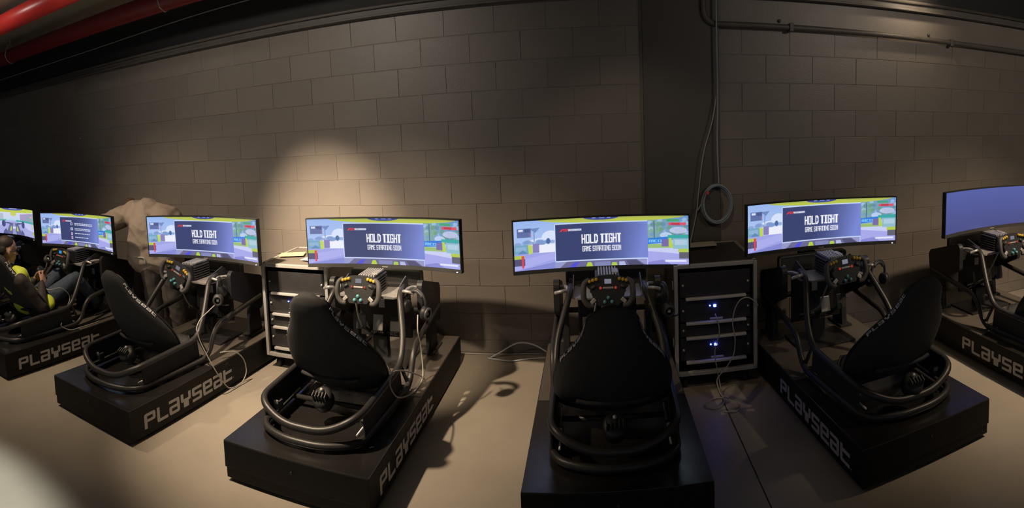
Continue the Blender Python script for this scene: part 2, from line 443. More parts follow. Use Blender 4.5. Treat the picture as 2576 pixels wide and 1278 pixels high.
# ------------------------------------------------------------------ hanging cable coil
cb = MB()
cy = D - 0.075
cb.tube(spline([(0.955, cy, 3.05), (0.958, cy, 2.3), (0.962, cy, 1.835), (0.955, cy, 1.5), (0.965, cy, 1.19)]), 0.007, 8)
for k in range(7):
    r1 = 0.105 + 0.005 * (k % 4); dx = 0.002 * k - 0.012
    ring = [(0.953 + dx + r1 * 1.02 * math.sin(a), cy - 0.004 * k + 0.012, 1.062 + 0.003 * (k % 3) + (r1 + 0.022) * math.cos(a)) for a in [2 * PI * q / 36 for q in range(36)]]
    cb.tube(ring, 0.0055, 7, closed=True)
tag(cb.build('cable_coil', M_BCABLE), 'blue-grey cable hanging down the pilaster, wound into a coil', 'cable')
MB().box((0.868, cy - 0.03, 1.15), (0.022, 0.012, 0.02), rot=(0, 0.6, 0), bev=0.003).build('tie', emit('glowing_red_tie', (0.8, 0.06, 0.03), 0.12), bpy.data.objects['cable_coil'])  # tie material gives off a faint glow of its own
c2 = MB().tube(spline([(0.955, cy + 0.012, 1.84), (0.915, cy, 1.65), (0.842, cy, 1.42), (0.80, cy, 1.15), (0.785, cy, 1.03), (0.755, cy, 0.9), (0.72, cy - 0.02, 0.78)]), 0.0055, 7)
c2.tube(spline([(0.79, cy, 1.025), (0.83, cy, 1.08), (0.865, cy - 0.01, 1.15)]), 0.005, 7)
tag(c2.build('drop_cable', M_CABLE), 'thin grey cord hanging beside the coil down behind the rack', 'cable')

# ------------------------------------------------------------------ plinth
PW, PY0, PY1, PH = 0.885, -1.216, 0.584, 0.2126
def make_plinth():
    t = empty('display_plinth')
    yc, yl = (PY0 + PY1) / 2, PY1 - PY0
    MB().box((0, yc, 0.045), (PW - 0.012, yl - 0.012, 0.052), bev=0.002).build('lower_base', M_PLINTH, t)
    MB().box((0, yc, (0.073 + PH - 0.006) / 2), (PW, yl, PH - 0.006 - 0.073), bev=0.003).build('body', M_PLINTH, t)
    MB().box((0, yc, PH - 0.003), (PW - 0.002, yl - 0.002, 0.006), bev=0.0015).build('top_board', M_PTOP, t)
    MB().box((0, (-0.40 + PY1) / 2, PH + 0.0005), (PW - 0.012, PY1 + 0.40 - 0.012, 0.003), bev=0.001).build('front_layer', M_PFRONT, t)  # thin lighter brown layer over the front of the plinth top
    for sx in (-1, 1):
        for y in (PY0 + 0.1, PY1 - 0.1):
            MB().lathe([(0, 0), (0.028, 0), (0.03, 0.006), (0.012, 0.01), (0.012, 0.022), (0, 0.022)], (sx * (PW / 2 - 0.07), y, 0), seg=14).build('foot', M_DGREY, t)
        if sx > 0: fn = lambda u, v, q: Vector((PW / 2 + 0.0002 + q, -1.09 + u, 0.098 - 0.038 + v))
        else: fn = lambda u, v, q: Vector((-PW / 2 - 0.0002 - q, -0.19 - u, 0.098 - 0.038 + v))
        letters('lettering', 'PLaYseat', fn, M_LETTER, t, 0.90, 0.088, stroke=0.235, width=0.95, gap=0.14)
        MB().lathe([(0, 0), (0.004, 0), (0.004, 0.001), (0, 0.001)], (sx * (PW / 2 + 0.0003), -0.175 if sx > 0 else -1.105, 0.066), rot=(0, sx * PI / 2, 0), seg=8).build('registered_mark', M_LETTER, t)
        MB().box((sx * PW / 2, -0.24, 0.183), (0.004, 0.03, 0.012), bev=0.001).build('grip_slot', M_BLACK, t)
    MB().lathe([(0, 0), (0.008, 0), (0.008, 0.003), (0, 0.003)], (0.0, PY0, 0.15), rot=(PI / 2, 0, 0), seg=10).build('cable_hole', M_BLACK, t)
    return t

# ------------------------------------------------------------------ cockpit
def make_seat(parent):
    R = [(-0.962, 0.905, 0.050, 0.00), (-0.968, 0.898, 0.085, 0.00), (-0.966, 0.875, 0.116, 0.006), (-0.955, 0.838, 0.130, 0.012), (-0.935, 0.788, 0.147, 0.018), (-0.908, 0.728, 0.180, 0.028), (-0.880, 0.668, 0.224, 0.045), (-0.850, 0.608, 0.260, 0.06),
         (-0.820, 0.548, 0.285, 0.075), (-0.785, 0.488, 0.303, 0.085), (-0.745, 0.430, 0.312, 0.085), (-0.69, 0.378, 0.312, 0.07), (-0.62, 0.345, 0.300, 0.03), (-0.55, 0.345, 0.285, 0.0), (-0.49, 0.365, 0.26, 0.0), (-0.455, 0.392, 0.22, 0.0)]
    n = len(R); K = 14
    pts = [Vector((0, r[0], r[1])) for r in R]
    v = []; f = []
    nrm = []
    for i in range(n):
        a = pts[max(i - 1, 0)]; b = pts[min(i + 1, n - 1)]
        t = (b - a).normalized(); nv = Vector((0, t.z, -t.y))     # towards the back / underneath
        if nv.y > 0 and i < 8: nv = -nv
        nrm.append(Vector((0, -abs(nv.y), -abs(nv.z))) if i >= 10 else (nv if nv.y < 0 else -nv))
    TH = 0.05
    for side in (0, 1):
        for i in range(n):
            y, z, hw, wing = R[i]
            for k in range(K + 1):
                u = -1 + 2 * k / K
                bul = TH * (0.55 + 0.45 * (1 - u * u) ** 0.5) if side else 0
                p = pts[i] + Vector((u * hw, 0, 0)) - nrm[i] * (wing * u * u) + nrm[i] * bul
                v.append(p)
    N1 = n * (K + 1)
    for i in range(n - 1):
        for k in range(K):
            a = i * (K + 1) + k
            f.append((a, a + 1, a + K + 2, a + K + 1))
            f.append((N1 + a, N1 + a + K + 1, N1 + a + K + 2, N1 + a + 1))
        for k in (0, K):
            a = i * (K + 1) + k
            q = (a, a + K + 1, N1 + a + K + 1, N1 + a)
            f.append(q if k == 0 else q[::-1])
    for i in (0, n - 1):
        for k in range(K):
            a = i * (K + 1) + k
            q = (a, N1 + a, N1 + a + 1, a + 1)
            f.append(q if i == 0 else q[::-1])
    mb = MB(); mb.add(v, f, True)
    s = mb.build('seat', M_SEAT, parent)
    # edge binding tubes
    for sx in (0, K):
        e = [v[i * (K + 1) + sx] for i in range(n)]
        MB().tube(spline(e, 3), 0.006, 6).build('edge_binding', M_BLACK, s)
    # print on both flanks of the backrest
    for sx, kk in ((1, K), (-1, 0)):
        fr = [v[i * (K + 1) + kk] for i in range(n)]; bk = [v[N1 + i * (K + 1) + kk] for i in range(n)]
        sf, sbk = spline(fr, 6), spline(bk, 6)
        ia, ib = 2 * 6 + 3, 7 * 6
        def fn(u, vv, q, sf=sf, sbk=sbk, sx=sx):
            t = ia + (ib - ia) * (u if sx > 0 else 1 - u); i = int(t); fr_ = t - i
            a = sf[i].lerp(sf[i + 1], fr_); b = sbk[i].lerp(sbk[i + 1], fr_)
            w_ = 0.15 + 0.7 * (1 - vv)
            return a.lerp(b, w_) + Vector((sx * (0.0035 + q), -0.0015, 0.0015))
        letters('lettering', 'PLaYseat', fn, M_WHITE, s, 1.0, 1.0, thick=0.001, stroke=0.26, width=0.95, gap=0.2)
    MB().tube(spline([(-0.19, -0.785, 0.425), (-0.1, -0.796, 0.415), (0.1, -0.796, 0.415), (0.19, -0.785, 0.425)]), 0.011, 8).build('lumbar_seam', M_SEAT, s)
    return s

def make_wheel(parent):
    o = bpy.data.objects.new('steering_wheel', None)
    t = bpy.data.objects.new('steering_wheel', None); bpy.data.objects.remove(o)
    # front plate is the wheel's own mesh; local y- faces the driver
    out = [(-0.092, 0.070), (-0.05, 0.080), (0.0, 0.083), (0.05, 0.080), (0.092, 0.070), (0.122, 0.062), (0.136, 0.040), (0.125, 0.018), (0.108, 0.004), (0.100, -0.02), (0.088, -0.055), (0.062, -0.082), (-0.062, -0.082), (-0.088, -0.055), (-0.100, -0.02), (-0.108, 0.004), (-0.125, 0.018), (-0.136, 0.040), (-0.122, 0.062)]
    wh = MB().prism(out, 'y', -0.012, 0.014).build('steering_wheel', M_BLACK, parent)
    for s in (-1, 1):
        g = [(s * 0.112, -0.012, 0.060), (s * 0.142, -0.016, 0.040), (s * 0.150, -0.020, 0.0), (s * 0.146, -0.016, -0.045), (s * 0.120, -0.012, -0.078), (s * 0.088, -0.008, -0.082)]
        P = spline(g, 5); n = len(P)
        MB().tube(P, [0.0125 + 0.0055 * math.sin(PI * i / (n - 1)) for i in range(n)], 10).build('grip', M_GRIP, wh)
        MB().box((s * 0.092, -0.014, -0.056), (0.034, 0.014, 0.022), rot=(0, s * 0.7, 0), bev=0.004).build('grip_plate', M_STEELPL, wh)
        MB().tube([(s * 0.104, -0.015, 0.012), (s * 0.075, -0.018, 0.026)], 0.009, 8).build('thumb_stalk', M_DGREY, wh)
        for k in range(3):
            MB().lathe([(0, 0.016), (0.0075, 0.016), (0.0105, 0.010), (0.011, 0)], (s * (0.070 + 0.021 * k), -0.012, 0.058 + 0.002 - 0.005 * k), rot=(PI / 2, 0, 0), seg=12).build('knob', M_YEL, wh)
        MB().lathe([(0, 0.010), (0.006, 0.010), (0.008, 0.004), (0.008, 0)], (s * 0.046, -0.012, 0.013), rot=(PI / 2, 0, 0), seg=12).build('button', M_RED, wh)
        MB().box((s * 0.075, 0.03, 0.012), (0.07, 0.004, 0.05), bev=0.002).build('paddle', M_DGREY, wh)
    for (x, z) in ((0, -0.040), (-0.022, -0.062), (0.022, -0.062)):
        MB().lathe([(0, 0.016), (0.008, 0.016), (0.0105, 0.010), (0.011, 0)], (x, -0.012, z), rot=(PI / 2, 0, 0), seg=12).build('knob', M_TEAL, wh)
    MB().box((0, -0.0135, 0.048), (0.042, 0.004, 0.026), bev=0.001).build('dash_display', M_DASH, wh)
    MB().box((0, -0.0135, 0.013), (0.066, 0.004, 0.009), bev=0.001).build('silver_strip', M_STEELPL, wh)
    MB().cyl((0, 0.012, 0), (0, 0.075, 0), 0.032, 16).build('hub', M_BLACK, wh)
    return wh

def make_cockpit():
    t = empty('racing_simulator_cockpit')
    ur = []
    half = [(0.135, -1.075, 0.298), (0.314, -1.02, 0.372), (0.324, -0.42, 0.392), (0.316, -0.325, 0.515), (0.240, -0.150, 0.722), (0.235, -0.05, 0.735)]
    path = [(-x, y, z) for x, y, z in half[::-1]] + half
    MB().tube(path, 0.0205, 12, fillet=0.10).build('upper_rail', M_TUBE, t)
    half = [(0.126, -1.10, 0.239), (0.308, -1.02, 0.240), (0.345, -0.33, 0.240), (0.352, -0.24, 0.43), (0.345, 0.36, 0.50)]
    path = [(-x, y, z) for x, y, z in half[::-1]] + half
    MB().tube(path, 0.0195, 12, fillet=0.09).build('lower_rail', M_TUBE, t)
    for s in (-1, 1):
        o = [(-0.97, 0.255), (-0.40, 0.255), (-0.42, 0.39), (-0.97, 0.375)]
        MB().prism(o, 'x', s * 0.312, s * 0.320).build('side_panel', M_SEAT, t)
        MB().cyl((s * 0.275, -0.98, 0.262), (s * 0.285, -0.62, 0.275), 0.006, 8).build('slider_rod', M_ALU, t)
        a = MB().box((s * 0.278, -0.88, 0.29), (0.035, 0.05, 0.045), bev=0.006).build('slider_clamp', M_DGREY, t)
        MB().box((s * 0.278, -0.906, 0.312), (0.030, 0.008, 0.022), bev=0.003).build('latch_tab', M_STEELPL, a)
        MB().tube([(s * 0.31, -0.40, 0.40), (s * 0.335, -0.33, 0.25)], 0.012, 8).build('strut', M_TUBE, t)
        # guard beside the wheel deck
        o = []
        for (cy_, cz_, r, a0) in ((0.345, 0.60, 0.06, 0), (0.02, 0.72, 0.04, PI / 2), (0.01, 0.585, 0.03, PI), (0.34, 0.44, 0.04, 1.5 * PI)):
            for k in range(5):
                a = a0 + k * PI / 8
                o.append((cy_ + r * math.cos(a), cz_ + r * math.sin(a)))
        MB().prism(o, 'x', s * 0.315, s * 0.352).build('guard_panel', M_BLACK, t)
        lg = MB().prism([(0.24, PH), (0.40, PH), (0.37, 0.50), (0.27, 0.50)], 'x', s * 0.272, s * 0.314)
        lg.box((s * 0.292, 0.32, PH + 0.006), (0.10, 0.22, 0.012), bev=0.002)
        lg.build('guard_leg', M_BLACK, t)
        br = MB().tube([(s * 0.24, -0.12, 0.725), (s * 0.27, 0.02, 0.715), (s * 0.318, 0.06, 0.70)], 0.012, 8, fillet=0.03)
        br.build('guard_bracket', M_ALUD, t)
        MB().tube(spline([(s * 0.26, -0.13, 0.73), (s * 0.29, -0.15, 0.735), (s * 0.335, -0.13, 0.72)]), 0.010, 8).build('headset_hook', M_STEELPL, t)
    MB().cyl((-0.30, -0.70, 0.262), (0.30, -0.70, 0.262), 0.014, 10).build('crossbar', M_TUBE, t)
    MB().cyl((-0.33, -0.36, 0.240), (0.33, -0.36, 0.240), 0.016, 10).build('crossbar', M_TUBE, t)
    MB().cyl((-0.30, 0.34, 0.47), (0.30, 0.34, 0.47), 0.018, 10).build('crossbar', M_TUBE, t)
    make_seat(t)
    # bass shaker bolted under the back of the seat
    sh = MB().lathe([(0, 0), (0.058, 0), (0.062, 0.01), (0.062, 0.055), (0.05, 0.07), (0, 0.07)], (0, -0.86, 0.315), rot=(0.7, 0, 0), seg=18).build('shaker', M_BLACK, t)
    for k in range(5):
        MB().box((-0.04 + 0.02 * k, -0.905, 0.345), (0.007, 0.035, 0.10), rot=(0.5, 0, 0), bev=0.002).build('shaker_rib', M_DGREY, sh)
    MB().cyl((0, -0.88, 0.385), (0, -0.90, 0.40), 0.010, 8).build('bolt', M_ALU, sh)
    # wheel deck
    dk = MB().prism([(-0.255, -0.10), (-0.20, -0.165), (0.20, -0.165), (0.255, -0.10), (0.255, 0.07), (-0.255, 0.07)], 'z', 0.688, 0.698).build('wheel_deck', M_STEELPL, t)
    for s in (-1, 1):
        o = [(-0.13, 0.70), (-0.10, 0.745), (0.04, 0.78), (0.075, 0.76), (0.07, 0.70)]
        MB().prism(o, 'x', s * 0.215, s * 0.223).build('deck_bracket', M_DGREY, dk)
    # wheel base with cooling fins
    wb = MB().box((0, -0.05, 0.757), (0.128, 0.22, 0.112), bev=0.012).build('wheel_base', M_BLACK, t)
    for k in range(7):
        MB().box((-0.054 + 0.018 * k, -0.05, 0.816), (0.008, 0.18, 0.016), bev=0.002).build('top_fin', M_ALU, wb)
    for k in range(6):
        MB().box((0, -0.045, 0.710 + 0.0175 * k), (0.156, 0.18, 0.009), bev=0.002).build('side_fin', M_DGREY, wb)
    MB().box((0.050, -0.065, 0.822), (0.040, 0.09, 0.010), bev=0.003).build('top_cap', M_STEELPL, wb)
    wh = make_wheel(t)
    wh.location = (0, -0.265, 0.768); wh.rotation_euler = (math.radians(-14), 0, 0)
    # pedal tower under the deck
    pt = MB().box((0, 0.165, 0.512), (0.40, 0.03, 0.35), bev=0.008).build('pedal_backplate', M_BLACK, t)
    letters('lettering', 'FANATEC', lambda u, v, q: Vector((-0.13 + u, 0.1497 - q, 0.350 + v)), M_LETTER, pt, 0.22, 0.020, thick=0.001, stroke=0.22, width=0.95, gap=0.25)
    MB().box((-0.02, 0.1485, 0.56), (0.045, 0.002, 0.055), bev=0.0005).build('sticker', M_LETTER, pt)
    for k, x in enumerate((-0.13, 0.0, 0.13)):
        pa = MB().tube([(x, 0.16, 0.36), (x, 0.05, 0.43), (x, 0.03, 0.50)], 0.012, 8, fillet=0.03).build('pedal', M_DGREY, t)
        MB().box((x, 0.018, 0.475), (0.075, 0.012, 0.10), rot=(-0.25, 0, 0), bev=0.006).build('pedal_face', M_STEELPL if k == 1 else M_DGREY, pa)
    MB().box((-0.02, 0.11, 0.290), (0.11, 0.06, 0.15), bev=0.006).build('pedal_column', M_BLACK, t)
    MB().box((0.0, 0.10, PH + 0.006), (0.44, 0.30, 0.012), bev=0.003).build('pedal_footplate', M_BLACK, t)
    MB().tube(spline([(-0.07, -0.18, 0.70), (-0.09, -0.12, 0.58), (-0.10, -0.05, 0.48), (-0.16, 0.10, 0.40)]), 0.006, 8).build('wheel_cable', M_CABLE, t)
    # panel under the screen
    sp = MB().prism(rrect(0.56, 0.110, 0.022), 'y', 0.20, 0.245, c=(0, 0, 0.717)).build('screen_stand_panel', M_DGREY, t)
    o1, o2 = rrect(0.558, 0.108, 0.021), rrect(0.548, 0.098, 0.017)
    n = len(o1)
    mb = MB(); v = [(x, 0.1985, z + 0.717) for x, z in o1] + [(x, 0.1985, z + 0.717) for x, z in o2] + [(x, 0.2005, z + 0.717) for x, z in o1] + [(x, 0.2005, z + 0.717) for x, z in o2]
    mb.add(v, [(i, (i + 1) % n, n + (i + 1) % n, n + i) for i in range(n)] + [(2 * n + i, 2 * n + (i + 1) % n, (i + 1) % n, i) for i in range(n)] + [(n + i, n + (i + 1) % n, 3 * n + (i + 1) % n, 3 * n + i) for i in range(n)])
    mb.build('outline', M_GREENLINE, sp)
    MB().lathe([(0.007, 0), (0.011, 0), (0.011, 0.002), (0.007, 0.002)], (-0.245, 0.1995, 0.705), rot=(PI / 2, 0, 0), seg=16).build('power_mark', M_WHITE, sp)
    MB().box((0, 0.33, 0.62), (0.12, 0.08, 0.30), bev=0.01).build('screen_post', M_BLACK, t)
    return t

# ------------------------------------------------------------------ screens: drawn as colour on a fine curved grid
def srgb2lin(a):
    a = a / 255.0
    return np.where(a <= 0.04045, a / 12.92, ((a + 0.055) / 1.055) ** 2.4)
SW, SH = 500, 142
B57 = {'H': '1001|1001|1001|1111|1001|1001|1001', 'O': '1111|1001|1001|1001|1001|1001|1111', 'L': '1000|1000|1000|1000|1000|1000|1111', 'D': '1110|1011|1001|1001|1001|1011|1110',
       'T': '1111|0110|0110|0110|0110|0110|0110', 'I': '1111|0110|0110|0110|0110|0110|1111', 'G': '1111|1001|1000|1011|1001|1001|1111', 'A': '1111|1001|1001|1111|1001|1001|1001',
       'M': '1001|1111|1111|1001|1001|1001|1001', 'E': '1111|1000|1000|1110|1000|1000|1111', 'S': '1111|1001|1000|1111|0001|1001|1111', 'R': '1111|1001|1001|1110|1011|1001|1001',
       'N': '1001|1101|1101|1011|1011|1001|1001', 'm': '00000|00000|11111|10101|10101|10101|10101', 'c': '000|000|111|100|100|100|111', 'o': '0000|0000|1111|1001|1001|1001|1111',
       'X': '1001|1001|0110|0110|0110|1001|1001', 'B': '1110|1001|1001|1110|1001|1001|1110'}
class Canvas:
    def __init__(s, ss=3):
        s.ss = ss; s.w = SW * ss; s.h = SH * ss
        s.a = np.zeros((s.h, s.w, 3)); yy, xx = np.mgrid[0:s.h, 0:s.w]
        s.u = (xx + 0.5) / s.w; s.v = (yy + 0.5) / s.h
    def paint(s, mask, c, alpha=1.0):
        c = np.array(c, float)
        if c.ndim == 1: s.a[mask] = s.a[mask] * (1 - alpha) + c * alpha
        else: s.a[mask] = s.a[mask] * (1 - alpha) + c[mask] * alpha
    def rect(s, u0, u1, v0, v1, c, alpha=1.0): s.paint((s.u >= u0) & (s.u < u1) & (s.v >= v0) & (s.v < v1), c, alpha)
    def poly(s, pts, c, alpha=1.0):
        m = np.zeros(s.u.shape, bool); n = len(pts)
        for i in range(n):
            (x1, y1), (x2, y2) = pts[i], pts[(i + 1) % n]
            if y1 == y2: continue
            k = ((s.v < y1) != (s.v < y2)) & (s.u < (x2 - x1) * (s.v - y1) / (y2 - y1) + x1)
            m ^= k
        s.paint(m, c, alpha)
    def ell(s, u, v, ru, rv, c, alpha=1.0): s.paint(((s.u - u) / ru) ** 2 + ((s.v - v) / rv) ** 2 < 1, c, alpha)
    def grad(s, u0, u1, v0, v1, c0, c1, horiz=True):
        t = (s.u - u0) / (u1 - u0) if horiz else (s.v - v0) / (v1 - v0)
        t = np.clip(t, 0, 1)[..., None]
        s.paint((s.u >= u0) & (s.u < u1) & (s.v >= v0) & (s.v < v1), np.array(c0) * (1 - t) + np.array(c1) * t)
    def text(s, txt, u0, u1, v0, v1, c):
        adv = 0; cells = []
        for ch in txt:
            if ch == ' ': adv += 2.2; continue
            rows_ = B57[ch].split('|'); cells.append((adv, rows_)); adv += len(rows_[0]) + 0.75
        adv -= 0.75; k = (u1 - u0) / adv; r = (v1 - v0) / 7
        for x, rows_ in cells:
            for j, row in enumerate(rows_):
                for i, q in enumerate(row):
                    if q == '1': s.rect(u0 + (x + i) * k - 0.15 * k, u0 + (x + i + 1) * k + 0.15 * k, v0 + j * r, v0 + (j + 1) * r, c)
    def out(s):
        a = s.a.reshape(SH, s.ss, SW, s.ss, 3).mean((1, 3)) * 0.86 + np.array((172, 182, 240)) * 0.14  # pale blue bloom mixed into the drawn screen colours
        return srgb2lin(a)
def game_base(c):
    c.grad(0, 1, 0, 1, (150, 182, 236), (196, 214, 246), False)
    c.ell(0.17, 0.46, 0.10, 0.10, (226, 236, 252)); c.ell(0.21, 0.36, 0.05, 0.14, (222, 234, 252))
    rng = random.Random(3)
    for _ in range(16): c.ell(0.02 + 0.2 * rng.random(), 0.42 + 0.05 * rng.random(), 0.02, 0.035, (118, 150, 200), 0.7)
    c.rect(0.115, 0.12, 0.16, 0.42, (110, 135, 190)); c.poly([(0.09, 0.16), (0.15, 0.15), (0.125, 0.25)], (105, 130, 185))
    c.rect(0.02, 0.10, 0.15, 0.33, (84, 100, 152)); c.rect(0.028, 0.055, 0.165, 0.21, (225, 232, 245)); c.rect(0.062, 0.095, 0.165, 0.23, (62, 76, 124)); c.rect(0.092, 0.10, 0.25, 0.32, (150, 110, 140))
    c.ell(0.197, 0.43, 0.012, 0.06, (64, 96, 150)); c.rect(0.0, 0.24, 0.50, 0.53, (160, 180, 230))
    c.rect(0.14, 0.24, 0.50, 0.66, (246, 247, 252)); c.rect(0, 0.24, 0.66, 1, (158, 160, 226)); c.poly([(0, 0.8), (0.24, 0.66), (0.24, 0.80), (0, 1)], (172, 172, 235)); c.poly([(0.0, 1), (0.24, 0.86), (0.24, 1)], (128, 132, 206))
    c.rect(0.0, 0.085, 0.48, 0.66, (108, 165, 190)); c.rect(0.01, 0.07, 0.52, 0.60, (140, 178, 208)); c.poly([(0.02, 0.66), (0.05, 0.58), (0.08, 0.66)], (84, 130, 170))
    c.poly([(0.08, 0.48), (0.105, 0.50), (0.105, 0.66), (0.085, 0.68)], (196, 216, 60)); c.rect(0.108, 0.145, 0.47, 0.65, (128, 118, 176))
    c.rect(0, 0.06, 0.69, 0.76, (178, 200, 62)); c.rect(0, 0.062, 0.76, 0.90, (72, 66, 96)); c.poly([(0.042, 0.70), (0.058, 0.70), (0.055, 0.95), (0.045, 0.95)], (222, 52, 66))
    # right part
    c.grad(0.765, 1, 0.0, 0.5, (120, 168, 160), (96, 142, 196), True)
    for _ in range(46): c.ell(0.77 + 0.23 * rng.random(), 0.08 + 0.30 * rng.random(), 0.014, 0.04, rng.choice([(96, 150, 110), (120, 172, 120), (86, 130, 150), (166, 198, 232), (104, 150, 190)]), 0.75)
    c.rect(0.80, 0.806, 0.10, 0.45, (70, 92, 110)); c.ell(0.87, 0.40, 0.035, 0.06, (196, 214, 244), 0.9); c.ell(0.94, 0.30, 0.05, 0.07, (205, 205, 235), 0.8)
    c.rect(0.765, 1, 0.58, 0.66, (150, 190, 96)); c.poly([(0.765, 0.46), (0.88, 0.43), (0.88, 0.55), (0.765, 0.58)], (34, 112, 214)); c.text('mco', 0.772, 0.845, 0.465, 0.545, (120, 200, 245))
    c.rect(0.88, 1, 0.40, 0.46, (40, 168, 150)); c.rect(0.765, 1, 0.66, 1, (166, 166, 232)); c.poly([(0.765, 0.66), (0.93, 0.66), (1, 0.76), (1, 0.8), (0.765, 0.72)], (206, 210, 245))
    c.poly([(0.765, 0.95), (0.85, 0.9), (0.9, 1), (0.765, 1)], (132, 130, 204))
    c.rect(0.845, 0.885, 0.48, 0.63, (112, 96, 156)); c.poly([(0.885, 0.46), (0.90, 0.46), (0.91, 0.66), (0.885, 0.64)], (186, 214, 56)); c.rect(0.91, 1, 0.47, 0.68, (140, 190, 200)); c.rect(0.92, 0.99, 0.50, 0.60, (178, 206, 220))
    c.rect(0.94, 1, 0.68, 0.75, (180, 206, 54)); c.rect(0.945, 1, 0.75, 0.88, (88, 84, 92))
    c.rect(0.875, 0.945, 0.075, 0.12, (52, 160, 96)); c.rect(0.885, 0.985, 0.14, 0.20, (222, 70, 84)); c.rect(0.90, 0.95, 0.15, 0.19, (186, 40, 54))
    c.rect(0.865, 0.985, 0.905, 0.945, (236, 238, 250))
    # halo across the top
    m = c.v < 0.105 * np.clip(1 - ((c.u - 0.56) / 0.42) ** 2, 0, 1) ** 0.6 + 0.0
    c.paint(m, (186, 198, 50)); c.paint(m & (c.v < 0.03), (168, 176, 60))
    c.ell(0.5, 0.0, 0.10, 0.055, (46, 56, 130)); c.rect(0.45, 0.47, 0.0, 0.018, (150, 170, 220)); c.rect(0.49, 0.52, 0.0, 0.018, (120, 150, 220)); c.rect(0.535, 0.555, 0, 0.018, (150, 170, 220))
    # car nose along the bottom
    c.rect(0.24, 0.76, 0.86, 1, (146, 148, 196)); c.poly([(0.26, 1), (0.30, 0.88), (0.70, 0.88), (0.75, 1)], (96, 92, 130)); c.poly([(0.31, 1), (0.345, 0.90), (0.375, 0.90), (0.35, 1)], (66, 66, 206))
    c.poly([(0.41, 1), (0.42, 0.91), (0.44, 0.91), (0.45, 1)], (184, 210, 40)); c.poly([(0.555, 1), (0.56, 0.93), (0.585, 0.93), (0.59, 1)], (176, 205, 60)); c.rect(0.46, 0.55, 0.91, 1, (120, 124, 170)); c.poly([(0.6, 1), (0.6, 0.92), (0.63, 0.92), (0.64, 1)], (180, 184, 220)); c.poly([(0.66, 1), (0.64, 0.9), (0.70, 0.9), (0.74, 1)], (70, 66, 96))
def info_panel(c):
    c.rect(0.234, 0.765, 0.095, 0.875, (214, 230, 255)); c.paint((c.u < 0.239) & (c.u > 0.233) & ((c.v < 0.11) | (c.v > 0.86)) & (c.v > 0.08), (150, 170, 190), 0.6)
    c.rect(0.239, 0.766, 0.115, 0.855, (36, 44, 84))
    t = np.clip((c.u - 0.42) / 0.35, 0, 1)[..., None] ** 1.3; tv = np.clip((c.v - 0.2) / 0.7, 0, 1)[..., None] * 0.25
    t = np.clip(t + tv * t, 0, 1)
    m = (c.u >= 0.239) & (c.u < 0.766) & (c.v >= 0.115) & (c.v < 0.855)
    c.paint(m, np.array((40, 48, 90)) * (1 - t) + np.array((112, 128, 206)) * t)
    c.poly([(0.262, 0.262), (0.276, 0.212), (0.308, 0.212), (0.304, 0.228), (0.282, 0.232), (0.275, 0.262)], (228, 38, 40)); c.poly([(0.284, 0.262), (0.287, 0.238), (0.302, 0.234), (0.296, 0.262)], (228, 38, 40)); c.poly([(0.298, 0.262), (0.31, 0.212), (0.316, 0.212), (0.306, 0.262)], (228, 38, 40))
    c.rect(0.312, 0.388, 0.213, 0.258, (215, 220, 235), 0.55); c.text('THE EXHIBITION', 0.313, 0.387, 0.218, 0.254, (252, 252, 255))
def screen_hold():
    c = Canvas(); game_base(c); info_panel(c)
    c.text('HOLD TIGHT', 0.388, 0.612, 0.335, 0.525, (252, 252, 248)); c.text('GAME STARTING SOON', 0.391, 0.612, 0.575, 0.685, (236, 236, 238))
    return c.out()
def screen_list():
    c = Canvas(); game_base(c); info_panel(c)
    for j, v in enumerate((0.29, 0.45, 0.60, 0.72)):
        if j == 0: c.ell(0.385, v + 0.03, 0.014, 0.05, (225, 228, 240)); c.ell(0.385, v + 0.03, 0.008, 0.03, (44, 52, 98))
        elif j == 1: c.rect(0.370, 0.402, v - 0.01, v + 0.07, (190, 198, 220)); c.rect(0.376, 0.396, v + 0.02, v + 0.045, (60, 66, 110))
        else: c.rect(0.374, 0.396, v - 0.01, v + 0.08, (214, 176, 206)); c.rect(0.379, 0.391, v + 0.015, v + 0.05, (110, 90, 140))
        rng = random.Random(j)
        for q in range(2 if j < 2 else 1):
            u = 0.425
            while u < 0.66 - 0.02 * j:
                l = rng.uniform(0.01, 0.03); c.rect(u, u + l, v + 0.005 + q * 0.042, v + 0.03 + q * 0.042, (222, 226, 242)); u += l + 0.005
    return c.out()
